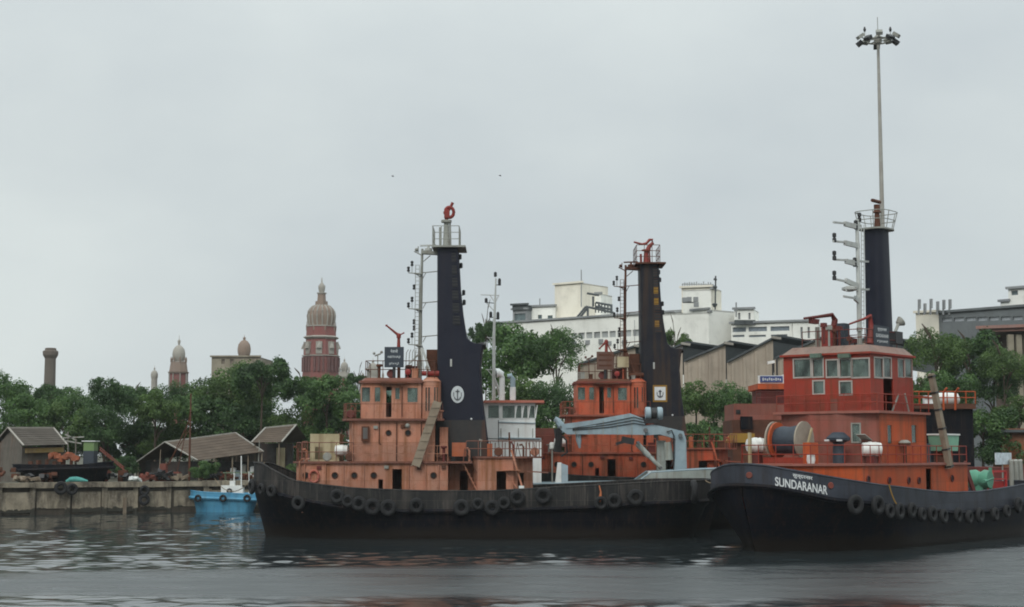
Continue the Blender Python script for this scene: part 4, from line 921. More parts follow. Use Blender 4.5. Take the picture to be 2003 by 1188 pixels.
    p0, p1 = wb(1268, 928, -1.7), wb(1308, 922, -1.7); MB().bx(p0.x, p1.x, -1.8, -1.2, p0.z - .3, p1.z).obj('hatch_cover', whiter, root)
    return root
workboat()

# ------------------------------------------------------------------ the red tug, bow towards the left front
YAW3 = R(50)
SX, SY = XW(1450, 86), 86.0
F3 = Frame(SX + 16 * math.cos(YAW3), SY + 16 * math.sin(YAW3), 0, YAW3)
def t3(px, py, yl): return F3.at(px, py, yl)
def W3(x, y, z): return F3.o + Vector((x * F3.c - y * F3.s, x * F3.s + y * F3.c, z))
def tug3_build():
    root = thing('tugboat', 'bright red-orange tug with the white ship name on its dark bow, at the right', 'tugboat', F3.o, YAW3)
    H = Hull(-16, 18.5, 5.3, [(0, 4.8), (1, 3.4)], [(0, 3.6), (1, 2.2)], rake=1.3, bowlen=.275, p=2.3, ex=.55, wl=.93, wlf=1.12)
    cache = {}
    def solve(px):
        k = round(px, 1)
        if k not in cache:
            best = None
            for i in range(700):
                u = i / 700; wp = W3(H.xb + u * (H.xs - H.xb), -H.b(u), 4.2); e_ = abs(proj(wp)[0] - px)
                if best is None or e_ < best[0]: best = (e_, u, wp.y)
            cache[k] = best
        return cache[k][1], cache[k][2]
    def table(rows):
        out = []
        for px, py in rows: u, Y = solve(px); out.append((u, ZW(py, Y)))
        return out
    tp = table([(1458, 909), (1496, 912), (1534, 919), (1571, 925), (1616, 933), (1662, 941), (1720, 950), (1806, 960), (1860, 965), (1915, 963), (1959, 957), (2003, 949)])
    H.top = [(0, tp[0][1] - .02)] + tp + [(1, tp[-1][1] + .12)]
    sk = table([(1458, 949), (1511, 954), (1560, 963), (1620, 977), (1740, 990), (1860, 1003), (1950, 998), (2003, 985)])
    H.strake = [(0, sk[0][1])] + sk + [(1, sk[-1][1] + .1)]
    H.build(root, hullblue, bulw3, deckdk, bulw3, hullblk)
    # name on the bow plating, bent to the plating
    def wrap(s_, px0, px1, off, hgt, nm):
        me = text_mesh(s_, 1.0, letter); n = len(me.vertices); vs = np.zeros(n * 3); me.vertices.foreach_get('co', vs); vs = vs.reshape(-1, 3)
        lo, hi = vs.min(0), vs.max(0); u0, u1 = solve(px0)[0], solve(px1)[0]
        # even lettering along the plate
        us = np.linspace(u0, u1, 60); xy = np.array([(H.xb + u * (H.xs - H.xb), -H.b(u)) for u in us]); arc = np.concatenate([[0], np.cumsum(np.hypot(*np.diff(xy, axis=0).T))]); arc /= arc[-1]
        out = []
        for v in vs:
            f = (v[0] - lo[0]) / (hi[0] - lo[0]); u = float(np.interp(f, arc, us)); g = (v[1] - lo[1]) / (hi[1] - lo[1]) - .5
            x = H.xb + u * (H.xs - H.xb); _, rz, _ = H.side(x)
            out.append((x + math.sin(rz) * .025, -H.b(u) - math.cos(rz) * .025, interp(H.top, u) - off + g * hgt))
        me.vertices.foreach_set('co', np.array(out).ravel()); me.update(); mobj(nm, me, None, root)
    wrap('SUNDARANAR', 1517, 1618, .74, .50, 'ship_name')
    wrap('सुन्दरनार', 1551, 1590, .27, .24, 'ship_name')
    for px, py in ((1460, 930), (1625, 950)):
        u, Y = solve(px); x = H.xb + u * (H.xs - H.xb); b_, rz, _ = H.side(x); M = Matrix.Rotation(rz, 4, 'Z') @ Matrix.Rotation(R(90), 4, 'X')
        MB().lathe([(.19, 0), (.16, .05)], 14, (x + math.sin(rz) * .01, b_.y - math.cos(rz) * .01, ZW(py, Y)), M).obj('hawse_mark', rustred, root)
    zd = 2.3; z1 = 4.78
    # raised foredeck / main house
    xe = t3(1893, 930, -4.0).x
    pm = [(-13.2, 1.7), (-13.2, -1.7), (-9.4, -4.0), (xe, -4.0), (xe, 4.0), (-9.4, 4.0)]
    mh = house(F3, root, 'main_house', pm, zd, z1, redor_side, [(2, 1812, 917, 1822, 960, 'd')], roof=False)
    for px, py in ((1698, 938), (1739, 940), (1777, 940), (1797, 940), (1862, 936)):
        a = F3.on(px, py, pm[2], pm[3]); porthole(root, a.x, -4.01, a.z, .17, maroon, mh)
    slab(root, 'foredeck', [(-13.4, 1.8), (-13.4, -1.8), (-9.45, -4.15), (xe + .15, -4.15), (xe + .15, 4.15), (-9.45, 4.15)], z1 - .01, .13, deckred)
    zk = z1 + .12
    MB().rail([(-13.2, 1.7, zk), (-13.2, -1.7, zk), (-9.4, -3.95, zk), (xe, -3.95, zk)], 1.05, None, .03, 1).obj('foredeck_railing', redor, root)
    MB().rail([(-13.2, 1.7, zk), (-9.4, 3.95, zk), (xe, 3.95, zk)], 1.05, None, .03, 1).obj('foredeck_railing', redor, root)
    # second tier
    x2 = t3(1720, 850, -3.3).x; xr = t3(1812, 850, -3.3).x; z2 = ZW(809, 93)
    p2 = [(x2, 3.3), (x2 - .75, .9), (x2 - .75, -.9), (x2, -3.3), (xr, -3.3), (xr, 3.3)]
    s2 = house(F3, root, 'second_tier', [p2[3], p2[4], p2[5], p2[0]], zk - .02, z2, redor_side, [(0, 1736, 832, 1744, 868, 'w'), (0, 1783, 832, 1792, 866, 'w')], roof=False)
    house(F3, root, 'house_front', [p2[0], p2[1], p2[2], (x2, -3.31), (x2 + .05, 0)], zk - .02, z2 - .01, redbrown, [(2, 1668, 830, 1681, 864, 'wf')], mastgrey, roof=False, t=.05)
    xf = t3(1620, 804, -.4).x
    pb = [(x2 + .3, 4.0), (x2 - .55, 3.6), (xf, .4), (xf, -.4), (x2 - .5, -3.55), (xr + .05, -3.6), (xr + .05, 3.6)]
    slab(root, 'bridge_deck', pb, z2 - .01, .15, deckred)
    zb = z2 + .14
    MB().rail([(x2 - .4, 3.4, zb), (xf + .15, .3, zb), (xf + .15, -.3, zb), (x2 - .4, -3.4, zb), (xr, -3.5, zb), (xr, 3.4, zb)], 1.0, None, .028, 1).obj('bridge_railing', redor, root)
    # wheelhouse
    yw = -2.95; xw = t3(1703, 750, yw).x; xk = t3(1786, 750, yw).x; z3 = ZW(693, 92.5)
    pw = [(xw, 2.95), (xw - .12, 1.6), (xw - .12, -1.6), (xw, yw), (xk - .5, yw), (xk, yw + .5), (xk, 2.95)]
    whf = [(xw, 2.95), (xw, yw), (xk, yw), (xk, 2.95)]
    ops = [(0, 1554, 703, 1585, 738, 'wf'), (0, 1591, 703, 1609, 737, 'wf'), (0, 1618, 705, 1638, 737, 'wf'), (0, 1644, 703, 1664, 737, 'wf'), (0, 1668, 702, 1699, 738, 'wf'),
           (0, 1592, 746, 1611, 770, 'wf'), (0, 1644, 747, 1665, 771, 'wf'), (1, 1711, 702, 1726, 737, 'wf'), (1, 1729, 702, 1742, 737, 'wf'), (1, 1729, 742, 1747, 803, 'd'), (1, 1757, 704, 1768, 737, 'w'), (1, 1771, 704, 1783, 737, 'w'),
           (3, 1560, 706, 1590, 738, 'w'), (2, 1640, 706, 1690, 738, 'w'), (2, 1700, 706, 1750, 738, 'w')]
    wh = house(F3, root, 'wheelhouse', whf, zb - .02, z3, redor, ops, paint('window_frame_grey', (.42, .38, .34), None, .2, .2), roof=False, t=.1)
    pr = [(xw - .2, 3.1), (xw - .2, yw - .15), (xk + .15, yw - .15), (xk + .15, 3.1)]
    ro = slab(root, 'wheelhouse_roof', pr, z3 - .01, .12, redor)
    MB().prism_z([(p[0] * 1.0, p[1]) for p in [(xw - .12, 3.0), (xw - .12, yw - .05), (xk + .05, yw - .05), (xk + .05, 3.0)]], z3 + .11, z3 + .58, [(xw + .45, 2.55), (xw + .45, yw + .4), (xk - .35, yw + .4), (xk - .35, 2.55)]).obj('roof_crown', paint('roof_pink', (.27, .17, .135), (.21, .15, .125), .5, .4), ro)
    for (px, col) in ((1600, mint), (1655, mint)):
        a = F3.on(px, 698, whf[0], whf[1]); MB().box((a.x - .22, a.y, a.z + .05), (.3, .75, .26)).obj('window_hood', paint('hood_green', (.10, .16, .12), None, .3, .3), wh)
    zr = z3 + .58
    xm0, xm1 = xw + .9, xk - .6
    MB().rail([(xm0, 2.1, zr), (xm0, -2.2, zr), (xm1, -2.2, zr), (xm1, 2.1, zr)], 1.0, None, .028, 1).obj('top_railing', maroon, root)
    # roof gear: two water cannons, lockers, boards
    p = t3(1597, 640, 1.6); cb = t3(1600, 685, 1.6)
    m = MB(); m.bar((cb.x, 1.6, zr - .35), (p.x + .1, 1.6, p.z), .18, 8, .14); m.obj('cannon_pedestal', mastgrey, root, True)
    m = MB(); m.tube([t3(1573, 623, 1.6), t3(1600, 620, 1.6), t3(1628, 616, 1.6), t3(1633, 626, 1.6), t3(1630, 648, 1.6)], [.07, .10, .13, .2, .22], 8); m.box(t3(1592, 629, 1.6), (.8, .3, .3)); m.obj('water_cannon', maroon, root, True)
    a, b = t3(1607, 675, 1.2), t3(1629, 640, 1.2); MB().bx(a.x, b.x, .4, 1.2, zr, b.z).obj('roof_locker', redgear if False else monred, root)
    a, b = t3(1646, 675, 0), t3(1656, 634, 0); MB().bx(a.x, b.x, -.2, .3, zr, b.z).obj('roof_locker', navyboard, root)
    m = MB()
    for k in range(8): m = MB(); q = t3(1612 + k * 10, 676, rnd.uniform(-1, 1)); h_ = rnd.uniform(.35, 1.3); m.bar((q.x, q.y, zr), (q.x, q.y, zr + h_), rnd.uniform(.04, .1), 6); m.box((q.x, q.y, zr + h_), (.3, .3, .25), k); m.obj('roof_fitting', (maroon, mastgrey, rustm)[k % 3], root)
    m = MB(); m.tube([t3(1662, 634, -.6), t3(1690, 624, -.6), t3(1702, 618, -.6), t3(1704, 640, -.6), t3(1702, 672, -.6)], [.06, .08, .13, .18, .22], 8); m.obj('water_cannon', monred, root, True)
    a, b = t3(1709, 676, -2.3), t3(1737, 640, -2.3)
    bd = MB().bx(a.x, b.x, -2.38, -2.3, zr - .05, b.z).obj('name_board', navyboard, root)
    W_, Hh = b.x - a.x, b.z - zr
    for i, (s_, wf) in enumerate((('सुन्दरनार', .62), ('SUNDARANAR', .84), ('சுந்தரனார்', .72))):
        lettering(bd, s_, ((a.x + b.x) / 2, -2.395, b.z - Hh * (.2 + .28 * i)), W_ * wf, Hh * .17, letter)
    a, b = t3(1750, 672, -2.2), t3(1763, 650, -2.2); MB().bx(a.x, b.x, -2.3, -1.6, a.z, b.z).obj('roof_locker', lampblk, root)
    p = t3(1758, 632, -1.9); m = MB(); m.bar(t3(1749, 655, -1.9), p, .1, 8); m.lathe([(.16, -.1), (.34, .2), (.34, .24)], 12, p, Matrix.Rotation(R(50), 4, 'Y') @ Matrix.Rotation(R(30), 4, 'X')); m.obj('roof_horn', mastgrey, root, True)
    # funnel
    fx = t3(1717, 560, 0).x; zt = t3(1716, 452, 0).z
    def rr(lx, ly, cx_=fx): return [(cx_ + lx * math.copysign(abs(math.cos(a)) ** .55, math.cos(a)), ly * math.copysign(abs(math.sin(a)) ** .55, math.sin(a))) for a in [2 * math.pi * (i + .5) / 20 for i in range(20)]]
    fn = MB().prism_z(rr(1.02, .72, fx + .12), zb, zt, rr(.84, .62)).obj('funnel', navy, root, True, 40)
    pf = MB().prism_z(rr(1.15, .95), zt, zt + .1).obj('funnel_platform', mastgrey, root)
    m = MB(); zp = zt + .1; hh = t3(1716, 417, 0).z - zp; rp_ = rr(1.3, 1.15); rq = rr(1.05, .9)
    for i in range(0, 20, 2): m.bar((*rq[i], zp), (*rp_[i], zp + hh), .028, 5)
    for f in (.5, 1.0): m.tube([(q[0] + (p_[0] - q[0]) * f, q[1] + (p_[1] - q[1]) * f, zp + hh * f) for p_, q in zip(rp_, rq)], .03, 5, closed=True)
    m.obj('platform_railing', mastgrey, pf)
    p = t3(1716, 440, 0); m = MB(); m.lathe([(.22, 0), (.18, hh * .6), (.16, hh * 1.0), (.3, hh * 1.02), (.2, hh * 1.15), (.2, hh * 1.5)], 10, (p.x, 0, zp)); m.bar(t3(1706, 392, 0), t3(1721, 396, 0), .12); m.obj('water_cannon', rustm, pf, True)
    # signal mast ahead of the funnel
    mx_ = t3(1679, 550, .2); zt2 = t3(1679, 430, .2).z
    m = MB(); m.tube([(mx_.x, .2, zr - .3), (mx_.x, .2, zt2)], [.17, .12], 8); ms = m.obj('mast', mastwhite, root, True)
    m = MB()
    for (x0, y0, x1, y1) in ((1630, 435, 1680, 440), (1630, 472, 1680, 477), (1632, 508, 1712, 513), (1632, 546, 1680, 556), (1655, 568, 1712, 566), (1650, 580, 1680, 585)):
        m.beam(t3(x0, y0, .2), t3(x1, y1, .2), .1, .12); m.beam(t3(x0 + 22, y0 + 3, .2), t3(1680, y1 + 5, .2), .16, .3)
    m.obj('lamp_arm', mastwhite, ms)
    m = MB()
    for dx in (1685, 1690): m.bar(t3(dx, 640, .2), t3(dx, 440, .2), .03, 5)
    for k in range(22): z_ = 632 - k * 8.5; m.bar(t3(1685, z_, .2), t3(1690, z_, .2), .02, 4)
    m.obj('mast_ladder', mastwhite, ms)
    for px, py in ((1632, 465), (1632, 500), (1632, 539), (1672, 513), (1674, 440), (1681, 425)):
        m = MB(); m.lathe([(.09, -.3), (.13, -.27), (.13, -.05), (.08, -.02), (.08, .02), (.13, .05), (.13, .25), (.06, .3)], 8, t3(px, py, .2)); m.obj('mast_lamp', lampblk, ms)
    m = MB(); m.lathe([(.2, -.15), (.5, -.05), (.5, .1), (.2, .2)], 12, t3(1662, 566, .2)); m.obj('radar_dome', mastwhite, ms, True)
    # winch on the foredeck
    xw_ = t3(1545, 880, 0).x; zc = t3(1545, 862, 0).z; M = Matrix.Rotation(R(90), 4, 'X')
    wn_ = MB().bx(xw_ - .55, xw_ + .55, -1.5, 1.5, zk, zk + .35).obj('winch_bed', redor, root)
    rw = 1.12
    for yy, c_ in ((1.0, orange), (-.95, palegrey)):
        MB().lathe([(rw, -.05), (rw, .05)], 26, (xw_, yy, zc), M).obj('winch_flange', paint('flange_bone', (.33, .29, .23), (.27, .22, .18), .3, .3), wn_, True)
    MB().lathe([(rw * .96, -.02), (rw * .96, .10)], 26, (xw_, .85, zc), M).obj('winch_band', redor_side, wn_, True)
    m = MB(); m.lathe([(.75, -.85), (.85, -.5), (.8, 0), (.88, .4), (.78, .72)], 20, (xw_, -.05, zc), M); m.obj('winch_rope', navyboard, wn_, True)
    m = MB(); m.beam(t3(1588, 838, -1.2), t3(1574, 893, -1.2), .1, .12, (0, 1, 0)); m.obj('winch_lever', creamp, wn_)
    a, b = t3(1583, 893, -1.9), t3(1597, 866, -1.9); MB().bx(a.x, b.x, -2.0, -1.5, zk, b.z).obj('winch_gearbox', redor_side, wn_)
    p = t3(1586, 890, -2.1); MB().lathe([(.2, 0), (.25, .2), (.22, .5), (.1, .55)], 12, (p.x, -2.1, zk)).obj('deck_drum', whiter, root, True)
    # canisters, vents and capped compass stand on the foredeck
    for (px, py, yl, cat_) in ((1480, 871, 1.9, 0), (1705, 879, -3.0, 1)):
        p = t3(px, py, yl); m = MB(); MM = Matrix.Rotation(R(-YAW3 * 57.3 + (15 if not cat_ else 0)), 4, 'Z') @ Matrix.Rotation(R(90), 4, 'Y')
        m.lathe([(.12, -.62), (.38, -.55), (.42, -.2), (.45, -.18), (.45, .0), (.42, .02), (.42, .2), (.45, .22), (.42, .26), (.38, .55), (.12, .62)], 16, p, MM)
        cn = m.obj('life_raft_canister', whiter, root, True)
        m = MB(); m.box((p.x, p.y, (zk + p.z - .4) / 2), (.5, .5, p.z - .4 - zk)); m.obj('canister_cradle', maroon, root)
    p = t3(1467, 860, 1.9); MB().bx(p.x - .08, p.x + .1, 1.85, 2.0, zk, p.z + .4).obj('foredeck_post', creamp, root)
    p = t3(1640, 870, -1.6); m = MB(); m.lathe([(.36, zk), (.33, p.z + .1), (.7, p.z + .25), (.72, p.z + .4), (.35, p.z + .72), (.2, p.z + .74)], 14, (p.x, -1.6, 0)); m.obj('vent_hood', navyboard, root, True)
    for yy in (-2.0, -1.2): m = MB(); m.bx(p.x - .7, p.x - .55, yy - .15, yy + .15, p.z + .2, p.z + .3); m.obj('vent_label', letter, root)
    m = MB(); a, b = t3(1683, 850, -2.6), t3(1700, 864, -2.6); m.beam(a, b, .6, .05); m.obj('hatch_lid', mastgrey, root)
    p = t3(1770, 890, -3.6); m = MB(); m.lathe([(.12, zk), (.12, p.z + .55), (.36, p.z + .6), (.38, p.z + .72), (.2, p.z + .85)], 12, (p.x, -3.6, 0)); m.obj('mushroom_vent', rustm, root, True); MB().lathe([(.38, p.z + .71), (.36, p.z + .78), (.18, p.z + .9)], 12, (p.x, -3.6, 0)).obj('vent_cap', mastgrey, root, True)
    # after deck: mint boat in cradle, rails, machinery
    p = t3(1846, 866, -1.6); m = MB(); Lb = 1.15
    prof = [(-Lb, .05, .6), (-.8, .5, 0), (0, .62, -.1), (.8, .5, 0), (Lb, .05, .55)]
    m.prism_y([(p.x - 1.1, p.z + .5), (p.x - .85, p.z - .55), (p.x + .85, p.z - .55), (p.x + 1.1, p.z + .5)], -2.2, -1.0); bt = m.obj('work_skiff', mint, root)
    MB().bx(p.x - 1.15, p.x + 1.15, -2.26, -.94, p.z + .48, p.z + .58).obj('skiff_gunwale', whiter, bt)
    MB().bx(p.x - .5, p.x + .5, -2.0, -1.1, zk, p.z - .54).obj('skiff_cradle', rustm, root)
    a, b = t3(1808, 905, -2.4), t3(1820, 868, -2.4); MB().bx(a.x, b.x, -2.4, -1.8, zk, b.z).obj('deck_box', navyboard, root)
    m = MB(); q = t3(1900, 960, -3.2); m.beam(t3(1886, 905, -3.4), t3(1906, 965, -3.4), .4, .12, (0, 1, 0)); m.obj('after_stair', maroon, root)
    xg = t3(1918, 945, -2.0).x
    m = MB(); m.lathe([(.62, -.7), (.66, -.3), (.5, 0), (.66, .3), (.6, .7)], 16, (xg, -2.0, t3(1912, 938, -2).z), M); m.bx(xg - .35, xg + .35, -2.3, -1.7, zd, zd + 1.2); m.bar((xg + .3, -2.6, zd), (xg + .3, -2.6, t3(1922, 915, -2.6).z), .12); m.bar((xg - .9, -2.6, zd + 1.3), (xg + .6, -2.6, zd + 1.5), .14); m.obj('towing_winch', greengear, root, True)
    a, b = t3(1942, 958, -2.2), t3(1967, 920, -2.2); fr_ = MB()
    for xx in (a.x, b.x):
        for yy in (-2.2, -1.2): fr_.bx(xx - .07, xx + .07, yy - .07, yy + .07, zd, b.z)
    fr_.bx(a.x, b.x, -2.27, -2.15, b.z - .14, b.z); fr_.bx(a.x, b.x, -2.25, -2.15, (a.z + b.z) / 2, (a.z + b.z) / 2 + .1); fr_.bx(a.x + .1, b.x - .1, -2.1, -1.3, zd, (a.z + b.z) / 2 - .1); fr_.obj('towing_frame', redgear, root)
    a, b = t3(1947, 909, -1.2), t3(1977, 886, -1.2); MB().bx(a.x, b.x, -1.25, -1.18, a.z, b.z).obj('notice_board', plain('notice_white', (.55, .62, .66), .6), root); MB().bx((a.x + b.x) / 2 - .06, (a.x + b.x) / 2 + .06, -1.17, -1.1, zd, b.z - .1).obj('notice_post', mastgrey, root)
    m = MB(); 
    for k in range(3): q = t3(1979 + 9 * k, 945, -1.5); m.tube([(q.x, -1.5, zd), (q.x, -1.5, t3(0, 918, -1.5).z), (q.x + .25, -1.4, t3(0, 912, -1.5).z), (q.x + .5, -1.4, zd + .5)], .16, 8)
    m.obj('tow_hose', mastgrey, root, True)
    a, b = t3(1755, 803, -3.0), t3(1775, 770, -3.0); m = MB(); m.beam(t3(1758, 772, -3.3), t3(1745, 806, -3.3), .1, .06, (0, 1, 0)); m.beam(t3(1770, 770, -3.3), t3(1778, 806, -3.3), .1, .06, (0, 1, 0)); m.obj('wing_stair', mastgrey, root)
    m = MB()
    for px, py, w_, h_ in ((1535, 797, .5, .9), (1578, 790, .3, .8), (1626, 786, .45, .75)): q = t3(px, py, 1.0 if px < 1600 else -.5); m.box((xf + .7 + (0 if px > 1600 else .9), q.y if px > 1600 else (2.2 if px < 1560 else 1.2), zb + h_ / 2), (.3, w_, h_))
    m.obj('bridge_locker', redbrown, root)
    return root, H, solve
tug3, H3, solve3 = tug3_build()
for i, (px, py, r_) in enumerate([(1665, 987, .56), (1707, 988, .56), (1729, 1000, .44), (1748, 1000, .5), (1772, 998, .46), (1792, 1006, .42), (1812, 1006, .5), (1834, 1010, .46), (1862, 1008, .48), (1884, 1012, .44), (1905, 1008, .5), (1935, 1006, .46), (1958, 1000, .44), (1981, 988, .54)]):
    u, Y = solve3(px); x = H3.xb + u * (H3.xs - H3.xb); b_, rz, _ = H3.side(x); n_ = Vector((math.sin(rz), -math.cos(rz), 0)); p = b_ + n_ * .32
    tyre(W3(p.x, p.y, ZW(py, Y)), rz + YAW3, 'black fender tyre on the hull of the red tug, %s from its name' % ORD[i], r_, .28, 'fender tyres on the red tug')
b0 = t3(1858, 916, -4.25); b1 = t3(1821, 731, -3.6); o0 = W3(b0.x, b0.y, b0.z)
bm = thing('derrick_boom', 'thick grey pole with dark bands leaning over the after deck of the red tug', 'boom', o0, YAW3)
d_ = b1 - b0
MB().beam((0, 0, 0), d_, .46, .34, (0, 1, 0), .38, .3).obj('pole', wood, bm)
for f in (.02, .2, .42, .62, .8, .97):
    q = d_ * f; MB().beam(q - d_ * .008, q + d_ * .008, .50, .40, (0, 1, 0)).obj('band', lampblk, bm)

# ------------------------------------------------------------------ rust-red derelict vessel beyond
RY = 130.0
FR = Frame(XW(1700, RY), RY)
def derelict():
    root = thing('derelict_vessel', 'rust-red derelict vessel with blue sign on its roof, behind the red tug', 'ship', FR.o)
    def r_(px, py, yl): return FR.at(px, py, yl)
    xb, xs = r_(1405, 900, 0).x, r_(2060, 900, 0).x
    H = Hull(xb, xs, 3.6, [(0, 5.2), (.2, 4.6), (1, 4.2)], [(0, 4.0), (1, 3.2)], rake=1.4); H.build(root, rustm, maroon, deckdk, maroon, rustm)
    a, b = r_(1436, 850, -2.8), r_(1560, 790, -2.8)
    MB().bx(a.x, b.x, -2.8, 2.8, a.z + 1.2, b.z).obj('deckhouse', redbrown, root)
    MB().bx(a.x - .15, b.x, -2.9, 2.9, 4.0, r_(0, 822, -2.8).z - .0).obj('lower_house', rustm, root)
    q = r_(1444, 806, -2.8); MB().bx(q.x - .18, q.x + .18, -2.86, -2.79, q.z - .18, q.z + .18).obj('scuttle', dark, root)
    q, q2 = r_(1448, 840, -2.9), r_(1471, 815, -2.9); MB().bx(q.x, q2.x, -3.2, -2.9, q.z, q2.z).obj('fender_panel', hullblk, root)
    a2, b2 = r_(1484, 790, -2.4), r_(1560, 752, -2.4); wh = MB().bx(a2.x + .2, b2.x, -2.4, 2.4, b.z, b2.z - .4).obj('wheelhouse', maroon, root)
    MB().bx(a2.x - .1, b2.x + .3, -2.7, 2.6, b2.z - .42, b2.z + .05).obj('wheelhouse_roof', redor_side, root)
    a3, b3 = r_(1487, 748, -2.2), r_(1531, 736, -2.2); sb = MB().bx(a3.x, b3.x, -2.25, -2.15, a3.z, b3.z).obj('sign_board', boardblue, root); MB().bx(a3.x - .15, b3.x + .15, -2.14, -2.0, b2.z + .03, b3.z + .05).obj('sign_frame', whitep, root)
    for k in range(9): MB().bx(a3.x + .18 + k * .18, a3.x + .29 + k * .18, -2.262, -2.25, a3.z + .12 + .05 * (k % 2), b3.z - .14 - .04 * (k % 3)).obj('sign_mark', letter_dim, sb)
    m = MB()
    for px, top_ in ((1512, 712), (1520, 700)): p = r_(px, 735, 0); m.bar((p.x, 0, b2.z), (p.x, 0, r_(px, top_, 0).z), .08)
    m.obj('roof_post', lampblk, root); p = r_(1508, 709, 0); MB().box((p.x, 0, p.z), (.6, .4, .22), 0, -.2).obj('roof_lamp', whiter, root)
    p = r_(1540, 738, -1.0); MB().bx(p.x - .4, p.x + .5, -1.3, -.5, b2.z + .05, p.z + .2).obj('roof_tank', whitep, root)
    a, b = r_(1418, 866, -3.2), r_(1476, 848, -3.2); MB().prism_y([(a.x, a.z), (b.x, a.z), (b.x, b.z), (a.x + .5, b.z)], -3.3, -2.6).obj('crane_jib', yellowp, root)
    MB().rail([(r_(1480, 780, -2.7).x, -2.7, b.z if False else r_(0, 790, -2.8).z), (r_(1560, 780, -2.7).x, -2.7, r_(0, 790, -2.8).z)], 1.0, 4, .03, 1).obj('railing', maroon, root)
    # after block: dark casing under a rusty boat deck
    a, b = r_(1812, 880, -2.4), r_(1903, 798, -2.4); MB().bx(a.x, b.x, -2.4, 2.4, 4.0, b.z).obj('after_casing', hullblk, root)
    a, b = r_(1780, 800, -2.8), r_(1908, 790, -2.8); MB().bx(a.x, b.x, -2.9, 2.8, a.z, b.z).obj('boat_deck', rustm, root)
    MB().rail([(a.x, -2.8, b.z), (b.x, -2.8, b.z)], 1.0, 7, .05, 1).obj('boat_deck_railing', redor_side, root)
    p = r_(1851, 781, -1.5); MB().lathe([(.2, -1.1), (.5, -.9), (.55, 0), (.5, .9), (.2, 1.1)], 12, p, Matrix.Rotation(R(90), 4, 'Y')).obj('raft_canister', whiter, root, True)
    a, b = r_(1808, 788, -2.6), r_(1826, 774, -2.6); MB().bx(a.x, b.x, -2.7, -2.1, b.z - .9, b.z).obj('white_locker', whitep, root)
    m = MB()
    for px in (1845, 1868): q = r_(px, 780, -2.9); m.tube([(q.x, -2.9, b.z - 1.2), (q.x, -3.0, b.z + .2), (q.x + .2, -3.3, b.z + .6)], .09, 6)
    m.obj('boat_davit', redor_side, root)
    return root
derelict()

# ------------------------------------------------------------------ trees
def crown_mesh(seed, mat, n=8500, flat=1.0, lobes=34, leaf=.42):
    rs = np.random.RandomState(seed); C = []
    for i in range(lobes):                                 # lobe centres in a unit crown, denser to the outside and the top
        while True:
            v = rs.normal(size=3); v /= np.linalg.norm(v)
            if v[2] > -.55: break
        r = .30 + .64 * rs.rand() ** .6; C.append((v * r * np.array([1, 1, .8]), .11 + .19 * rs.rand()))
    w_ = np.array([c[1] ** 2 for c in C]); w_ /= w_.sum(); pick = rs.choice(lobes, n, p=w_)
    ctr = np.array([C[k][0] for k in pick]); rad = np.array([C[k][1] for k in pick])
    d = rs.normal(size=(n, 3)); d[:, 2] += .25; d /= np.linalg.norm(d, axis=1)[:, None]
    rr = rad * (1 - .45 * rs.rand(n) ** 1.6) * (1 + .25 * (rs.rand(n) < .08))
    pos = (ctr + d * rr[:, None]) * np.array([5.0, 5.0, 5.0 * flat])
    nr = d + rs.normal(size=(n, 3)) * .55; nr /= np.linalg.norm(nr, axis=1)[:, None]
    t = np.cross(nr, rs.normal(size=(n, 3))); t /= np.linalg.norm(t, axis=1)[:, None]; b = np.cross(nr, t)
    s = leaf * (.45 + .75 * rs.rand(n))[:, None]; a = s * .62
    q = np.stack([pos - t * s * .5, pos - b * a * .5 + t * s * .05, pos + t * s * .55, pos + b * a * .5 - t * s * .05], 1).reshape(-1, 3)
    me = bpy.data.meshes.new('crown'); me.vertices.add(4 * n); me.loops.add(4 * n); me.polygons.add(n)
    me.vertices.foreach_set('co', q.ravel()); me.loops.foreach_set('vertex_index', np.arange(4 * n)); me.polygons.foreach_set('loop_start', np.arange(0, 4 * n, 4))
    me.update(); me.validate(); me.materials.append(mat); return me
CROWN = [[crown_mesh(11 + 7 * k + i, LEAF[k], 9500, .85 + .1 * i, (44, 62, 30)[i], (.40, .34, .48)[i]) for i in range(3)] for k in range(3)]
def trunk_mesh(seed, h=5.0):
    r = random.Random(seed); m = MB(); m.tube([(0, 0, -h), (.1, .05, -h * .6), (-.05, .1, -h * .25), (.1, 0, .6)], [.34, .27, .22, .12], 8)
    for k in range(7):
        a = r.random() * 6.28; z = r.uniform(-h * .45, .2); L = r.uniform(2.0, 3.2); m.tube([(0, 0, z), (L * .45 * math.cos(a), L * .45 * math.sin(a), z + L * .3), (L * math.cos(a), L * math.sin(a), z + L * .42)], [.13, .08, .03], 5)
    me = m.mesh('trunk'); me.materials.append(bark); return me
TRUNK = [trunk_mesh(s) for s in (1, 2, 3)]
TREES = 0
def tree(px, top, wpx, Y, kind, label, group, zb=GZ, sh=1.0):
    """px: column of the crown centre, top: row of its top, wpx: crown width in photo pixels"""
    global TREES
    TREES += 1; r_ = random.Random(TREES * 13)
    X = XW(px, Y, 10); zt = ZW(top, Y); w_ = wpx / FPX * Y
    H_ = zt - zb; s = w_ / 9.4; ch = min(s * 1.05 * sh, H_ * .62 / 4.9); zc = zt - 4.75 * ch * .95
    root = thing('tree', label, 'tree', (X, Y, zb), r_.random() * 6.28, group)
    c = mobj('crown', CROWN[kind][TREES % 3], None, root); c.location = (0, 0, zc - zb); c.scale = (s, s * r_.uniform(.85, 1.05), ch)
    k = max((zc - zb) / 5.0, .1); t = mobj('trunk', TRUNK[TREES % 3], None, root); t.location = (0, 0, zc - zb); t.scale = (s * .72, s * .72, min(k, s * 1.1)) if k < s * 1.1 else (s * .72, s * .72, k)
    return root
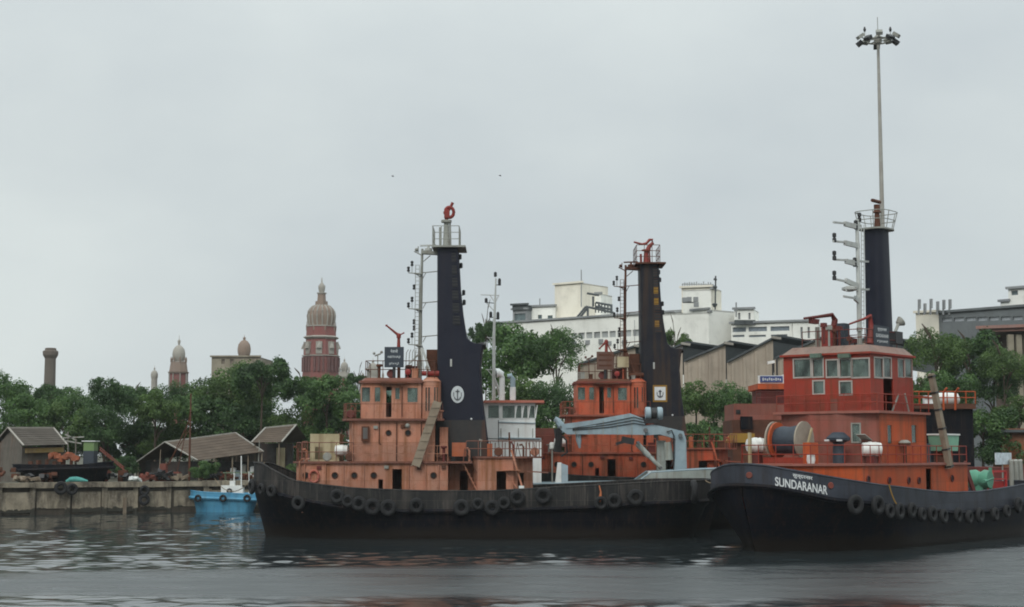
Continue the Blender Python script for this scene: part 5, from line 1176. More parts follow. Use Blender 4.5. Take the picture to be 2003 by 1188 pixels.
GL, GM, GR = 'trees in the wood behind the left quay', 'trees behind the sister tugs', 'trees behind the red tug'
for a in [(12, 732, 120, 168, 0, 'broad green tree at the left edge of the picture, behind the tiled hut'),
          (92, 752, 105, 178, 1, 'dark tree at the foot of the round grey tower'),
          (55, 770, 120, 162, 0, 'lower leafy tree directly above the ridge of the tiled hut'),
          (150, 762, 110, 172, 0, 'rounded green tree between the round grey tower and the dark central clump'),
          (128, 800, 110, 162, 2, 'bushy low tree just right of the tiled hut'),
          (212, 733, 120, 166, 1, 'tall dark tree left of the slim domed turret'),
          (205, 790, 120, 163, 1, 'deep green tree filling the dark gap between hut and long shed'),
          (262, 742, 100, 174, 0, 'green tree with flat top just left of the smallest dome'),
          (305, 762, 105, 164, 2, 'pale green tree under the smallest dome'),
          (350, 750, 90, 178, 1, 'dark small-crowned tree at the base of the slim domed turret'),
          (392, 758, 100, 168, 0, 'green tree behind the rusty derrick post'),
          (335, 810, 130, 168, 2, 'spreading low tree behind the ridge of the long shed'),
          (452, 704, 150, 172, 2, 'tall light green tree against the square tan building'),
          (512, 702, 112, 166, 1, 'tallest dark round tree left of the big red tower'),
          (465, 770, 140, 168, 1, 'dense dark tree above the right end of the long shed'),
          (480, 738, 150, 178, 0, 'wide green tree filling the foot of the square tan building'),
          (592, 726, 90, 170, 0, 'green tree at the foot of the big red domed tower'),
          (640, 733, 125, 164, 0, 'bright green tree just right of the big red tower, beside the salmon tug'),
          (590, 790, 130, 167, 2, 'light green bushy tree above the small open shed'),
          (672, 775, 110, 166, 0, 'green tree touching the salmon tug wheelhouse'),
          (30, 815, 130, 172, 1, 'dark low tree behind the left end of the tiled hut'),
          (175, 825, 110, 168, 1, 'dark low tree behind the green boat cabin'),
          (255, 820, 120, 170, 1, 'dark low tree behind the pale tin roof'),
          (300, 835, 100, 176, 0, 'low green tree between tin roof and long shed'),
          (395, 825, 120, 172, 1, 'dark low tree behind the long shed roof, at the derrick post'),
          (535, 800, 110, 174, 1, 'dark tree directly behind the small open shed'),
          (620, 830, 110, 165, 0, 'low green tree behind the cream shelter on the salmon tug'),
          (660, 850, 90, 164, 1, 'low dark tree behind the white canister of the salmon tug'),
          (-70, 740, 130, 165, 0, 'green tree just beyond the left end of the tiled hut'),
          (-180, 735, 140, 168, 1, 'dark tree second beyond the left end of the tiled hut'),
          (-290, 742, 140, 164, 2, 'olive tree third beyond the left end of the tiled hut'),
          (745, 775, 110, 168, 1, 'dark tree hidden behind the forward half of the salmon wheelhouse'),
          (815, 772, 110, 166, 0, 'green tree hidden behind the after half of the salmon wheelhouse'),
          (860, 790, 100, 162, 2, 'light green tree hidden behind the foot of the navy funnel'),
          (700, 735, 50, 190, 1, 'small dark tree beside the little grey dome')]:
    tree(*(a[:1] + (a[1] - 8,) + a[2:]), GL)
for a in [(1015, 620, 190, 162, 0, 'big round green tree behind the white wheelhouse'),
          (1088, 636, 115, 158, 0, 'green tree in front of the long white building'),
          (950, 622, 70, 172, 1, 'dark tree half hidden by the navy funnel'),
          (1000, 720, 150, 152, 2, 'lower light green tree behind the two white cowl vents'),
          (1080, 735, 130, 151, 1, 'lower dark tree left of the orange wheelhouse'),
          (1322, 648, 62, 168, 2, 'small green treetop just right of the sooty funnel'),
          (1362, 738, 110, 150, 2, 'light green bushy tree right of the sooty funnel, below the sawtooth sheds'),
          (1432, 742, 115, 149, 0, 'green bushy tree in front of the sawtooth sheds'),
          (1395, 800, 120, 147, 0, 'low bush right of the square funnel badge'),
          (1500, 756, 90, 153, 1, 'dark bush behind the blue sign'),
          (900, 760, 110, 160, 1, 'dark tree seen between the salmon wheelhouse and navy funnel'),
          (1130, 800, 110, 153, 0, 'green tree behind the grey crane boom tip'),
          (1045, 800, 120, 149, 0, 'low bush between white wheelhouse and grey crane boom')]:
    tree(*a, GM)
for a in [(1832, 632, 120, 152, 2, 'olive tree below the row of rooftop aerials'),
          (1900, 640, 130, 156, 1, 'dark tree in front of the long grey building'),
          (1850, 715, 130, 148, 0, 'green tree behind the leaning grey pole'),
          (1945, 700, 120, 153, 1, 'dark green tree near the pillared building at the right edge'),
          (1920, 775, 120, 147, 0, 'low green tree above the green towing winch'),
          (1992, 768, 90, 147, 2, 'olive bush at the right edge of the picture'),
          (1965, 668, 100, 150, 2, 'olive tree hiding the lower part of the pillared building'),
          (1795, 740, 60, 149, 2, 'bright small tree right beside the red wheelhouse'),
          (1960, 830, 110, 146, 1, 'dark bush behind the white notice board')]:
    tree(*a, GR)
m = MB()                                                     # scrub along the foot of the wood
def bush(px, py, Y, w_, kind, label):
    X = XW(px, Y); root = thing('bush', label, 'bush', (X, Y, GZ)); c = mobj('crown', CROWN[kind][0], None, root); c.location = (0, 0, w_ * .38); s = w_ / 9; c.scale = (s, s, s * .9)
    MB().tube([(0, 0, -.1), (.05, 0, w_ * .4)], [.08, .03], 5).obj('stem', bark, root)
q = XW(402, 149)
bush(404, 905, 149.2, 2.6, 0, 'leafy green bush growing at the quay edge behind the blue boat')
bush(395, 935, 148.9, 1.5, 1, 'dark weed clump hanging at the quay wall beside the blue boat')
bush(575, 893, 155, 2.2, 2, 'green bush beside the small open shed, near the salmon tug bow')
bush(240, 880, 156, 3.4, 1, 'dark bush between the black boat and the long shed')

# ------------------------------------------------------------------ red court towers far behind
brick = paint('red_sandstone', (.25, .085, .075), (.21, .095, .085), .3, .25, .85, (.11, .07, .06), .25)
stonep = paint('pale_dome_stone', (.36, .34, .30), (.28, .26, .23), .35, .3, .85, (.14, .12, .10), .25)
domem = paint('brown_dome_stone', (.27, .20, .155), (.22, .17, .14), .35, .25, .85, (.12, .09, .08), .25)
def tower_main():
    Y = 420.0; f = Y / FPX
    root = thing('domed_tower', 'big red sandstone tower with round brown dome and tall finial', 'tower', (XW(628, Y, 35), Y, GZ))
    def z(py): return ZW(py, Y) - GZ
    def tier(nm, w0, w1, y0, y1, mat, n=8):
        r0, r1 = w0 / 2 * f / math.cos(math.pi / n) * .96, w1 / 2 * f / math.cos(math.pi / n) * .96
        return MB().lathe([(r0, z(y0)), (r1, z(y1))], n, ph=.5).obj(nm, mat, root)
    tier('shaft', 74, 71, 900, 731, brick); tier('lower_stage', 70, 69, 731, 697, brick)
    tier('string_course', 74, 74, 698, 696, stonep)
    tier('arcade_stage', 67, 58, 696, 664, brick)
    tier('eave_cornice', 62, 70, 664, 661, stonep); tier('eave_top', 70, 60, 661, 658, stonep)
    tier('drum', 58, 57, 659, 640, brick); tier('drum_cornice', 60, 60, 640, 638, stonep)
    prof = [(48, 638), (52, 628), (54, 618), (51, 610), (45, 605), (35, 600), (24, 598)]
    MB().lathe([(w_ / 2 * f, z(y)) for w_, y in prof], 24).obj('dome', domem, root, True, 60)
    for k in range(16):
        a = 2 * math.pi * (k + .5) / 16; MB().tube([(w_ / 2 * f * 1.01 * math.cos(a), w_ / 2 * f * 1.01 * math.sin(a), z(y)) for w_, y in prof], .22, 5).obj('dome_rib', stonep, root)
    tier('lantern_base', 25, 24, 600, 590, domem); tier('lantern', 17, 15, 590, 574, domem); tier('lantern_cornice', 19, 19, 575, 573, stonep)
    MB().lathe([(r_ * f, z(y)) for r_, y in [(5, 573), (6.5, 566), (7, 560), (4, 556), (1.5, 553), (1.2, 548), (.5, 543)]], 14).obj('finial', stonep, root, True, 60)
    for k in range(8):
        a = 2 * math.pi * k / 8; rr = 25.5 * f
        MB().lathe([(1.6 * f, z(625)), (2.2 * f, z(618)), (1.2 * f, z(613)), (.3 * f, z(609))], 8, (rr * math.cos(a), rr * math.sin(a), 0)).obj('dormer', domem, root)
        rr = 29 * f; a += math.pi / 8
        MB().lathe([(1.6 * f, z(648)), (1.8 * f, z(640)), (1.0 * f, z(636)), (.3 * f, z(629))], 8, (rr * math.cos(a), rr * math.sin(a), 0)).obj('pinnacle', domem, root)
    for k in range(8):
        a = 2 * math.pi * k / 8; 
        for (dr, y0, y1, w_, nm) in ((31.5, 694, 670, 6, 'aedicule'), (34.2, 728, 700, 4, 'window_bay')):
            m = MB(); n_ = Vector((math.cos(a), math.sin(a), 0)); t_ = Vector((-n_.y, n_.x, 0))
            for j in ((0,) if nm == 'aedicule' else (-2.6, 0, 2.6)):
                c = n_ * dr * f + t_ * j * w_ * .8 * f; wd = (w_ if nm == 'aedicule' else 2.2) * f
                pts = [c + t_ * wd, c - t_ * wd]; 
                m.add([p + n_ * q + Vector((0, 0, zz_)) for zz_ in (z(y0), z(y1)) for q in (.3, -1.2) for p in pts], [(0, 1, 5, 4), (1, 3, 7, 5), (3, 2, 6, 7), (2, 0, 4, 6), (4, 5, 7, 6), (0, 2, 3, 1)])
                if nm == 'aedicule': m.lathe([(wd * .95, z(683)), (wd * .7, z(678)), (wd * .2, z(672)), (.05, z(668))], 8, c + n_ * .25)
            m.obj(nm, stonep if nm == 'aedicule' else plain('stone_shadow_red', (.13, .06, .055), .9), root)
def small_dome(px, ytop, ydome, wdome, Y, label, base_w=0, base_y=0, body=None, mat=None):
    f = Y / FPX; root = thing('domed_turret', label, 'turret', (XW(px, Y, 20), Y, GZ))
    def z(py): return ZW(py, Y) - GZ
    R_ = wdome / 2; h_ = wdome * 1.3
    MB().lathe([(R_ * .78 * f, z(ydome)), (R_ * .95 * f, z(ydome - h_ * .2)), (R_ * f, z(ydome - h_ * .45)), (R_ * .88 * f, z(ydome - h_ * .7)), (R_ * .55 * f, z(ydome - h_ * .88)), (R_ * .2 * f, z(ydome - h_ * .97))], 20).obj('dome', mat or stonep, root, True, 60)
    yb = ydome - h_ * .97
    MB().lathe([(R_ * .12 * f, z(yb + 1)), (R_ * .24 * f, z(yb - (yb - ytop) * .35)), (R_ * .22 * f, z(yb - (yb - ytop) * .45)), (R_ * .05 * f, z(yb - (yb - ytop) * .55)), (R_ * .02 * f, z(ytop))], 10).obj('finial', mat or stonep, root, True, 60)
    if base_w:
        def tier(nm, w0, w1, y0, y1, m_, n=8): MB().lathe([(w0 / 2 * f, z(y0)), (w1 / 2 * f, z(y1))], n, ph=.5).obj(nm, m_, root)
        bh = base_y - ydome
        tier('neck', wdome * .9, wdome * .85, ydome + bh * .12, ydome - .5, stonep); tier('sloped_roof', base_w * 1.02, base_w * .86, base_y, ydome + bh * .1, body or domem)
        tier('cornice', base_w * 1.08, base_w * 1.16, base_y + 3, base_y, body or domem); tier('shaft', base_w * .92, base_w * .92, 860, base_y + 3, brick)
        for k in range(8):
            a = 2 * math.pi * (k + .5) / 8; rr = base_w * .47 * f
            MB().bar((rr * math.cos(a) * 1.06, rr * math.sin(a) * 1.06, z(860)), (rr * math.cos(a) * 1.06, rr * math.sin(a) * 1.06, z(base_y + 3)), 1.2 * f, 6).obj('corner_column', stonep, root)
            MB().lathe([(1.3 * f, z(ydome + bh * .12)), (1.5 * f, z(ydome - 4)), (.3 * f, z(ydome - 9))], 6, (rr * .88 * math.cos(a), rr * .88 * math.sin(a), 0)).obj('pinnacle', body or domem, root)
    else:
        MB().lathe([(R_ * .85 * f, -1), (R_ * .85 * f, z(ydome) + .05)], 12).obj('drum', body or stonep, root)
tower_main()
small_dome(348, 655, 707, 25, 400, 'slim red turret with pale egg-shaped dome, left of the square tan building', 36, 728)
small_dome(301, 715, 742, 14, 400, 'smallest pale dome just above the treetops at the left')
small_dome(476, 655, 698, 26, 395, 'pinkish round dome rising behind the square tan building', 0, 0, None, domem)
small_dome(673, 698, 727, 15, 410, 'small grey dome close beside the big red tower', 24, 737, stonep)
small_dome(729, 700, 738, 22, 410, 'grey dome seen through the railing of the salmon tug wheelhouse roof', 52, 744, stonep)
def grey_tower():
    Y = 330.0; f = Y / FPX; root = thing('lookout_tower', 'round grey stone column tower with wider capped top, above the left trees', 'tower', (XW(97, Y, 20), Y, GZ))
    def z(py): return ZW(py, Y) - GZ
    g = paint('tower_grey', (.15, .125, .105), (.12, .105, .09), .3, .2, .9, (.08, .06, .05), .3)
    MB().lathe([(12.5 * f, -.5), (10.5 * f, z(702))], 16).obj('shaft', g, root, True)
    MB().lathe([(10.5 * f, z(702)), (14.5 * f, z(695)), (15 * f, z(688)), (13 * f, z(686))], 16).obj('gallery', g, root)
    MB().lathe([(11 * f, z(687)), (11 * f, z(682)), (9 * f, z(681))], 12).obj('cap', g, root)
grey_tower()
white = paint('white_render', (.82, .82, .77), (.74, .74, .69), .12, .22, .85, (.30, .28, .24), .25)
cream = paint('cream_render', (.78, .74, .64), (.70, .66, .56), .15, .25, .85, (.28, .24, .19), .25)
tan = paint('tan_render', (.30, .27, .21), (.22, .19, .14), .5, .5, .9, (.12, .10, .075), .3)
greyr = paint('grey_render', (.28, .29, .29), (.22, .23, .24), .3, .25, .85, (.14, .13, .12), .25)
dgrey = paint('dark_grey_sheet', (.085, .095, .10), (.065, .072, .075), .3, .25, .8, (.05, .045, .04), .3)
def block(root, nm, px0, py0, px1, py1, Y0, Y1, mat, depth=10, zbot=GZ, wins=(), wmat=None, sill=None):
    """a slab-sided block whose near face runs from column px0 at depth Y0 to px1 at Y1; py0 / py1 = top row at px0 and unused"""
    zt = ZW(py0, Y0); a = Vector((XW(px0, Y0, zt), Y0)); b = Vector((XW(px1, Y1, zt), Y1)); d = (b - a).normalized(); n = Vector((-d.y, d.x))
    zb = zbot if py1 is None else ZW(py1, Y0)
    pl = [a, b, b + n * depth, a + n * depth]; pl = [(p.x, p.y) for p in pl]; L = (b - a).length
    hs = []
    fr = Frame(0, 0)
    for (x0, y0, x1, y1) in wins:
        A, B = fr.on(x0, y1, a, b), fr.on(x1, y0, a, b); u0 = (Vector((A.x, A.y)) - a).dot(d); u1 = (Vector((B.x, B.y)) - a).dot(d); hs.append((max(u0, .05), min(u1, L - .05), A.z, min(B.z, zt - .1)))
    m = MB(); m.wall(pl[0], pl[1], zb, zt, hs, .35)
    for i in (1, 2, 3): m.wall(pl[i], pl[(i + 1) % 4], zb, zt, (), .3)
    m.prism_z(pl, zt - .25, zt + .0); o = m.obj(nm, mat, root)
    nn = -n
    for (u0, u1, za, zb_) in hs:
        p = [a + d * u0 - nn * .28, a + d * u1 - nn * .28, a + d * u1 - nn * .33, a + d * u0 - nn * .33]; w_ = MB().prism_z([(q.x, q.y) for q in p], za, zb_).obj('window_pane', wmat or winglass, o)
        if sill: p = [a + d * (u0 - .2) + nn * .35, a + d * (u1 + .2) + nn * .35, a + d * (u1 + .2) + nn * .0, a + d * (u0 - .2) + nn * .0]; MB().prism_z([(q.x, q.y) for q in p], zb_ + .15, zb_ + .4).obj('window_hood', sill, o)
    # parapet coping
    cp = [a - d * .3 + nn * .35, b + d * .3 + nn * .35, b + d * .3 - nn * .2, a - d * .3 - nn * .2]; MB().prism_z([(q.x, q.y) for q in cp], zt, zt + .35).obj('parapet_coping', greyr if mat is white else mat, o)
    return o
def root_at(name, label, cat, px, Y): return thing(name, label, cat)
def buildings():
    r_ = thing('office_building', 'long white flat-roofed office building behind the sister tugs', 'building')
    Y0, Y1 = 300, 274
    wl = [(1116 + i * 15.2, 651.5 - i * .85, 1116 + i * 15.2 + 12.4, 664 - i * .75) for i in range(15)]
    block(r_, 'main_wing', 982, 633, 1352, None, Y0, Y1, white, 14, GZ, wl, plain('pale_shutter', (.34, .355, .35), .6, 0, .3, .3))
    # grey band behind the windows row
    block(r_, 'stair_tower', 1085, 558, 1138, 640, 300, 296, cream, 9, GZ)
    block(r_, 'roof_room', 1036, 601, 1086, 640, 301, 299, white, 7, GZ, [(1071, 617, 1081, 627), (1052, 616, 1060, 624)])
    block(r_, 'glazed_room', 1003, 607, 1030, 640, 300.5, 299, greyr, 7, GZ, [(1006, 613, 1028, 630)])
    block(r_, 'dark_parapet', 1002, 598, 1031, 607, 300, 298.6, dgrey, 7.5, GZ)
    block(r_, 'roof_plant', 1140, 577, 1175, 640, 301, 299, white, 5, GZ)
    for i in range(9):
        px = 1112 + i * 26; Yp = 300 - 26 * (px - 982) / 370 - .35; p = P(px, 668, Yp); MB().bar((p.x, Yp, GZ), (p.x, Yp, ZW(632 - i * 1.1, Yp)), .12, 5).obj('drain_pipe', greyr, r_)
    for i, px in enumerate((1124, 1150, 1176, 1192, 1222, 1268, 1290)): Yp = 300 - 26 * (px - 982) / 370 - .5; MB().box(P(px, 672 - (i % 3) * 2, Yp), (1.0, .7, .8)).obj('air_conditioner', greyr, r_)
    Ym = 290; m = MB()
    for (x0, y0, x1, y1) in ((1128, 622, 1146, 600), (1134, 622, 1150, 602), (1146, 600, 1200, 612), (1160, 580, 1160, 600), (1196, 596, 1196, 614), (1165, 592, 1198, 598), (1165, 600, 1198, 606), (1150, 622, 1150, 602), (1170, 596, 1185, 612), (1148, 574, 1172, 578)): m.bar(P(x0, y0, Ym), P(x1, y1, Ym), .22, 5)
    for k in range(6): m.bar(P(1165 + 6 * k, 592 + k, Ym), P(1165 + 6 * k, 612, Ym), .12, 4)
    m.obj('roof_stair', dgrey, r_)
    for px, t_ in ((1137, 528), (1056, 584)): MB().bar(P(px, 600, 296), P(px, t_, 296), .1, 4).obj('aerial', greyr, r_)
    c = thing('corner_block', 'white corner block with roof penthouse and rows of aerials, right of the sooty funnel', 'building')
    block(c, 'left_face', 1324, 612, 1386, None, 268, 262, white, 12, GZ, [(1350, 634, 1357, 648), (1360, 634, 1368, 648)], dgrey, white)
    block(c, 'right_face', 1386.3, 611, 1431, None, 262, 272, white, 10, GZ, [(1400, 634, 1407, 648), (1410, 634, 1417, 647)], dgrey, white)
    block(c, 'penthouse', 1333, 564, 1391, 612, 266, 264, cream, 7, GZ)
    block(c, 'penthouse_side', 1391.3, 566, 1399, 612, 264, 268, white, 5, GZ)
    for k in range(14): p = P(1335 + k * 4.6, 564, 266); MB().bar(p, p + Vector((0, 0, rnd.uniform(.7, 1.2))), .09, 4).obj('aerial', greyr, c)
    m = MB(); m.bar(P(1335, 556, 266), P(1396, 557, 266), .07, 4); m.obj('aerial_rail', greyr, c)
    for (px, py) in ((1339, 587), (1348, 586), (1361, 586), (1362, 596)): p = P(px, py, 262.5); MB().box(p, (.8, .6, .8)).obj('air_conditioner', greyr, c)
    MB().box(P(1348, 592, 263), (2.2, .8, .15)).obj('unit_shelf', greyr, c)
    m = MB(); m.bar(P(1399, 606, 264), P(1400, 540, 264), .14, 5); m.bar(P(1396, 546, 264), P(1402, 548, 264), .2, 5); m.ball(P(1399, 562, 264), .35); m.obj('signal_mast', dgrey, c)
    p = P(1398, 598, 263); MB().lathe([(.2, -.3), (.5, .2), (.3, .4)], 8, p).obj('roof_vent', dgrey, c)
    g = thing('grey_office_building', 'low grey-white office building with blue window band, behind the sawtooth sheds', 'building')
    block(g, 'main_wing', 1430, 634, 1550, None, 262, 258, white, 12, GZ, [(1433, 640, 1459, 650), (1464, 639, 1500, 649), (1507, 638, 1544, 648), (1433, 655, 1456, 660), (1465, 655, 1498, 660), (1508, 654, 1540, 659)], plain('blue_grey_glass', (.16, .19, .22), .4))
    block(g, 'end_wing', 1550.5, 630, 1600, None, 257, 256, white, 12, GZ, [(1566, 640, 1570, 662), (1580, 640, 1584, 662)], greyr)
    block(g, 'roof_house', 1436, 606, 1474, 634, 263, 262, white, 6, GZ, [(1444, 612, 1448, 625), (1464, 612, 1468, 625)], greyr)
    for px in (1442, 1452, 1461, 1472): MB().box(P(px, 631, 260.5), (.9, .6, .8)).obj('air_conditioner', dgrey, g)
    MB().bar(P(1440, 620, 261), P(1440, 592, 261), .12, 4).obj('aerial', greyr, g)
    s = thing('long_grey_building', 'long grey building with a strip of windows and white roof house, upper right', 'building')
    wl = [(1843 + i * 23, 621 - i * .5, 1843 + i * 23 + 19, 630 - i * .5) for i in range(7)]
    block(s, 'main_wing', 1836, 613, 2030, None, 236, 224, paint('mid_grey_sheet', (.15, .165, .17), (.12, .13, .135), .3, .3, .8, (.08, .075, .07), .3), 14, GZ, wl, plain('pale_panes', (.32, .34, .36), .4))
    block(s, 'white_end', 1791, 613, 1836, None, 238, 236, cream, 9, GZ)
    block(s, 'roof_house', 1972, 566, 2030, 604, 230, 227, white, 7, GZ, [(1978, 568, 1991, 578)])
    block(s, 'roof_house_step', 1957, 591, 1973, 606, 231, 230, white, 6, GZ)
    for px, t_ in ((1797, 586), (1808, 594), (1820, 585), (1833, 590), (1845, 587), (1857, 586)):
        m = MB(); m.bar(P(px, 616, 234.5), P(px, t_, 234.5), .16, 5); m.beam(P(px + 2, t_ + 18, 234.5), P(px + 2, t_, 234.5), .55, .25); m.obj('aerial_panel', greyr, s)
    t = thing('tan_building', 'square weathered tan building block in front of the pinkish dome', 'building')
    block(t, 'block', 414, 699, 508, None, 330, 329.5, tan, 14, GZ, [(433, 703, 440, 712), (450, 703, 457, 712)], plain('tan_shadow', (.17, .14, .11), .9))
    h = thing('pillared_building', 'brown building with tall pillars at the right edge of the picture', 'building')
    block(h, 'wall', 1945, 662, 2030, None, 178, 176, plain('brown_wall', (.10, .075, .06), .9), 10)
    block(h, 'eave', 1915, 644, 2030, 650, 176, 173, paint('pink_eave', (.30, .16, .13), None, .3, .2), 11, GZ)
    for px in (1976, 1992, 2008): a = P(px, 735, 175.3); MB().bx(a.x - .32, a.x + .32, 174.6, 175.2, GZ, ZW(655, 175)).obj('pillar', tan, h)
    a = P(1955, 726, 174.5); MB().bx(a.x, a.x + 6, 173.9, 174.5, a.z - .4, a.z + .1).obj('ledge', paint('pink_eave', (.3, .16, .13)), h)
    w_ = thing('brick_wall', 'low orange-brown shed wall at the right edge behind the notice board', 'wall')
    block(w_, 'wall', 1957, 846, 2030, None, 144.5, 144, paint('orange_brown_wall', (.24, .095, .045), (.19, .085, .05), .3, .4, .9), 5)
    a = P(1950, 846, 144); MB().bx(a.x, a.x + 6, 143.6, 149, a.z, a.z + .25).obj('shed_roof', dgrey, w_)
buildings()

def sawtooth():
    root = thing('sawtooth_warehouse', 'beige sawtooth-roofed warehouse behind the sooty funnel and the trees', 'warehouse')
    Y = 166.0; dp = Vector((.52, .854)) * 26
    beige = paint('beige_concrete', (.42, .355, .285), (.35, .295, .235), .25, .45, .9, (.13, .10, .08), .4)
    teeth = [(1246, 712, 1335, 676), (1338, 709, 1419, 675), (1422, 711, 1512, 664), (1515, 704, 1612, 661), (1615, 704, 1700, 660)]
    teeth = [(1130, 716, 1243, 680)] + teeth
    for i, (x0, y0, x1, y1) in enumerate(teeth):
        a, b = P(x0, y0, Y), P(x1, y1, Y)
        m = MB(); m.prism_y([(a.x, GZ), (b.x, GZ), (b.x, b.z), (a.x, a.z)], Y, Y + .35); w_ = m.obj('end_wall', beige, root)
        k = 4
        for j in range(k):
            f = (j + .5) / k; px = a.lerp(b, f); MB().bx(px.x - .16, px.x + .16, Y - .14, Y + .01, GZ, px.z - .35).obj('wall_rib', beige, w_)
        m = MB(); t_ = Vector((0, 0, .22)); D = Vector((dp.x, dp.y, 0)); u = (a - b).normalized()
        A, B = a + Vector((0, -.35, .06)), b + Vector((0, -.35, .06)) - u * .5
        m.add([A, B, B + D, A + D, A + t_, B + t_, B + D + t_, A + D + t_], [(3, 2, 1, 0), (4, 5, 6, 7), (0, 1, 5, 4), (1, 2, 6, 5), (2, 3, 7, 6), (3, 0, 4, 7)]); m.obj('roof_slope', dgrey, w_)
        c = Vector((b.x, Y + .36, 0)); zl = a.z - .4
        m = MB(); m.add([(c.x - .05, c.y, zl), (c.x - .05 + D.x, c.y + D.y, zl), (c.x - .05 + D.x, c.y + D.y, b.z), (c.x - .05, c.y, b.z)], [(0, 1, 2, 3)]); m.obj('north_light', plain('sooty_glazing', (.055, .065, .065), .5), w_)
        m = MB(); m.beam(b + Vector((-.2, -.3, .2)), b + Vector((.8, -.3, .05)), .5, .25); m.obj('ridge_cap', stonep, w_)
sawtooth()

# ------------------------------------------------------------------ high mast light behind the red tug
def high_mast():
    Y = 143.0; X = XW(1727, Y, 25); root = thing('high_mast_light', 'very tall slim floodlight mast with ring of lamps, behind the red tug', 'light mast', (X, Y, GZ))
    zt = ZW(78, Y) - GZ; m = MB(); m.tube([(0, 0, 0), (0, 0, zt * .5), (0, 0, zt)], [.34, .24, .13], 12); m.obj('pole', paint('galvanised', (.36, .355, .32), (.31, .30, .27), .15, .25), root, True)
    rr = 1.15; m = MB(); m.tube([(rr * math.cos(a), rr * math.sin(a), zt - .1) for a in [2 * math.pi * i / 20 for i in range(20)]], .09, 6, closed=True)
    for i in range(4): a = math.pi * i / 2 + .4; m.bar((0, 0, zt), (rr * math.cos(a), rr * math.sin(a), zt - .1), .06, 5)
    m.lathe([(.32, -.35), (.38, -.1), (.38, .25), (.2, .45)], 12, (0, 0, zt)); m.obj('lamp_carriage', mastgrey, root)
    for i in range(10):
        a = 2 * math.pi * i / 10 + .15; r2 = 1.75; c = Vector((r2 * math.cos(a), r2 * math.sin(a), zt + .0 + (.25 if i % 2 else -.15)))
        M = Matrix.Rotation(a, 4, 'Z') @ Matrix.Rotation(R(35), 4, 'Y'); t = MB().bx(-.32, .32, -.3, .3, -.16, .16); m = MB(); m.add([M @ Vector(p) + c for p in t.v], t.f); m.bar((rr * math.cos(a), rr * math.sin(a), zt - .1), c, .05, 5)
        m.obj('floodlight', mastgrey if i % 2 else lampblk, root)
    for dx, h_ in ((0, 2.2), (-1.25, 1.1), (1.2, 1.1)): MB().bar((dx, 0, zt), (dx, 0, zt + h_), .035, 5).obj('lightning_rod', mastgrey, root)
    for dx in (-1.25, 1.2): MB().lathe([(.1, -.2), (.14, 0), (.06, .25)], 8, (dx, 0, zt + 1.0)).obj('beacon', lampblk, root)
high_mast()

# ------------------------------------------------------------------ left quay: hut, sheds, boats
tile = paint('weathered_tiles', (.095, .082, .068), (.068, .058, .048), .4, .45, .9, (.055, .045, .035), .8)
tile2 = paint('brown_tiles', (.115, .088, .067), (.085, .065, .05), .4, .45, .9, (.07, .05, .038), .8)
def gable(name, label, ridge, eave_n, eave_f, mat, wall_mat=None, wall_z=None, posts=(), ridge_mat=None, rows=8, opens=()):
    """roof planes from ridge ends and near/far eave ends (world points), thickness and courses of sheets; walls or posts below"""
    root = thing(name, label, 'shed'); (r0, r1), (a0, a1), (b0, b1) = ridge, eave_n, eave_f
    for e0, e1, nm in ((a0, a1, 'n'), (b0, b1, 'f')):
        for k in range(rows if nm == 'n' else 1):               # overlapping courses
            n_ = rows if nm == 'n' else 1; f0, f1 = k / n_, min((k + 1.12) / n_, 1.0)
            p0, p1, p2, p3 = r0.lerp(e0, f0), r1.lerp(e1, f0), r1.lerp(e1, f1), r0.lerp(e0, f1); nn = (p1 - p0).cross(p3 - p0).normalized()
            if nn.z < 0: nn = -nn
            lift = .0; up = nn * .05; d0 = nn * .03
            q = [p0, p1, p2 + d0, p3 + d0]; m = MB(); m.add([v for v in q] + [v + up for v in q], [(3, 2, 1, 0), (4, 5, 6, 7), (0, 1, 5, 4), (1, 2, 6, 5), (2, 3, 7, 6), (3, 0, 4, 7)]); m.obj('roof_course' if nm == 'n' else 'roof_back', mat, root)
    m = MB(); m.beam(r0 + Vector((0, 0, .06)), r1 + Vector((0, 0, .06)), .32, .14); m.obj('ridge_cap', ridge_mat or stonep, root)
    if ridge_mat is not None or True:
        for (p, q) in ((r0, a0), (r1, a1), (r0, b0)):
            m = MB(); m.beam(p + Vector((0, 0, .08)), q + Vector((0, 0, .08)), .16, .1); m.obj('barge_board', (ridge_mat or wood), root)
    if wall_mat:
        cs = [a0.lerp(b0, .06), a1.lerp(b1, .06), b1.lerp(a1, .06), b0.lerp(a0, .06)]; i0 = [c.lerp(sum(cs, Vector()) / 4, .06) for c in cs]
        zt = min(c.z for c in i0) - .05
        m = MB(); m.prism_z([(c.x, c.y) for c in i0], GZ, zt); m.obj('walls', wall_mat, root)
        for (e, o_) in ((0, 3), (1, 2)):
            apex = (r0 if e == 0 else r1) * 1.0; pa, pb = i0[e], i0[o_]; m = MB(); c = (i0[0] + i0[1] + i0[2] + i0[3]) / 4; dv = (Vector((c.x, c.y, 0)) - Vector((apex.x, apex.y, 0))).normalized() * .35
            m.add([(pa.x, pa.y, zt), (pb.x, pb.y, zt), (apex.x + dv.x, apex.y + dv.y, apex.z - .1)], [(0, 1, 2)]); m.obj('gable_wall', wall_mat, root)
    for p in posts: MB().bar((p.x, p.y, GZ), (p.x, p.y, p.z), .07, 6).obj('post', wood, root)
    return root
hw = paint('hut_wall', (.14, .125, .105), (.10, .09, .078), .4, .5, .9)
r0, r1 = P(16, 838, 149), P(104, 838, 153); a0, a1 = P(46, 873, 145), P(131, 871, 149); b0, b1 = r0 * 2 - a0, r1 * 2 - a1; b0.z = a0.z; b1.z = a1.z
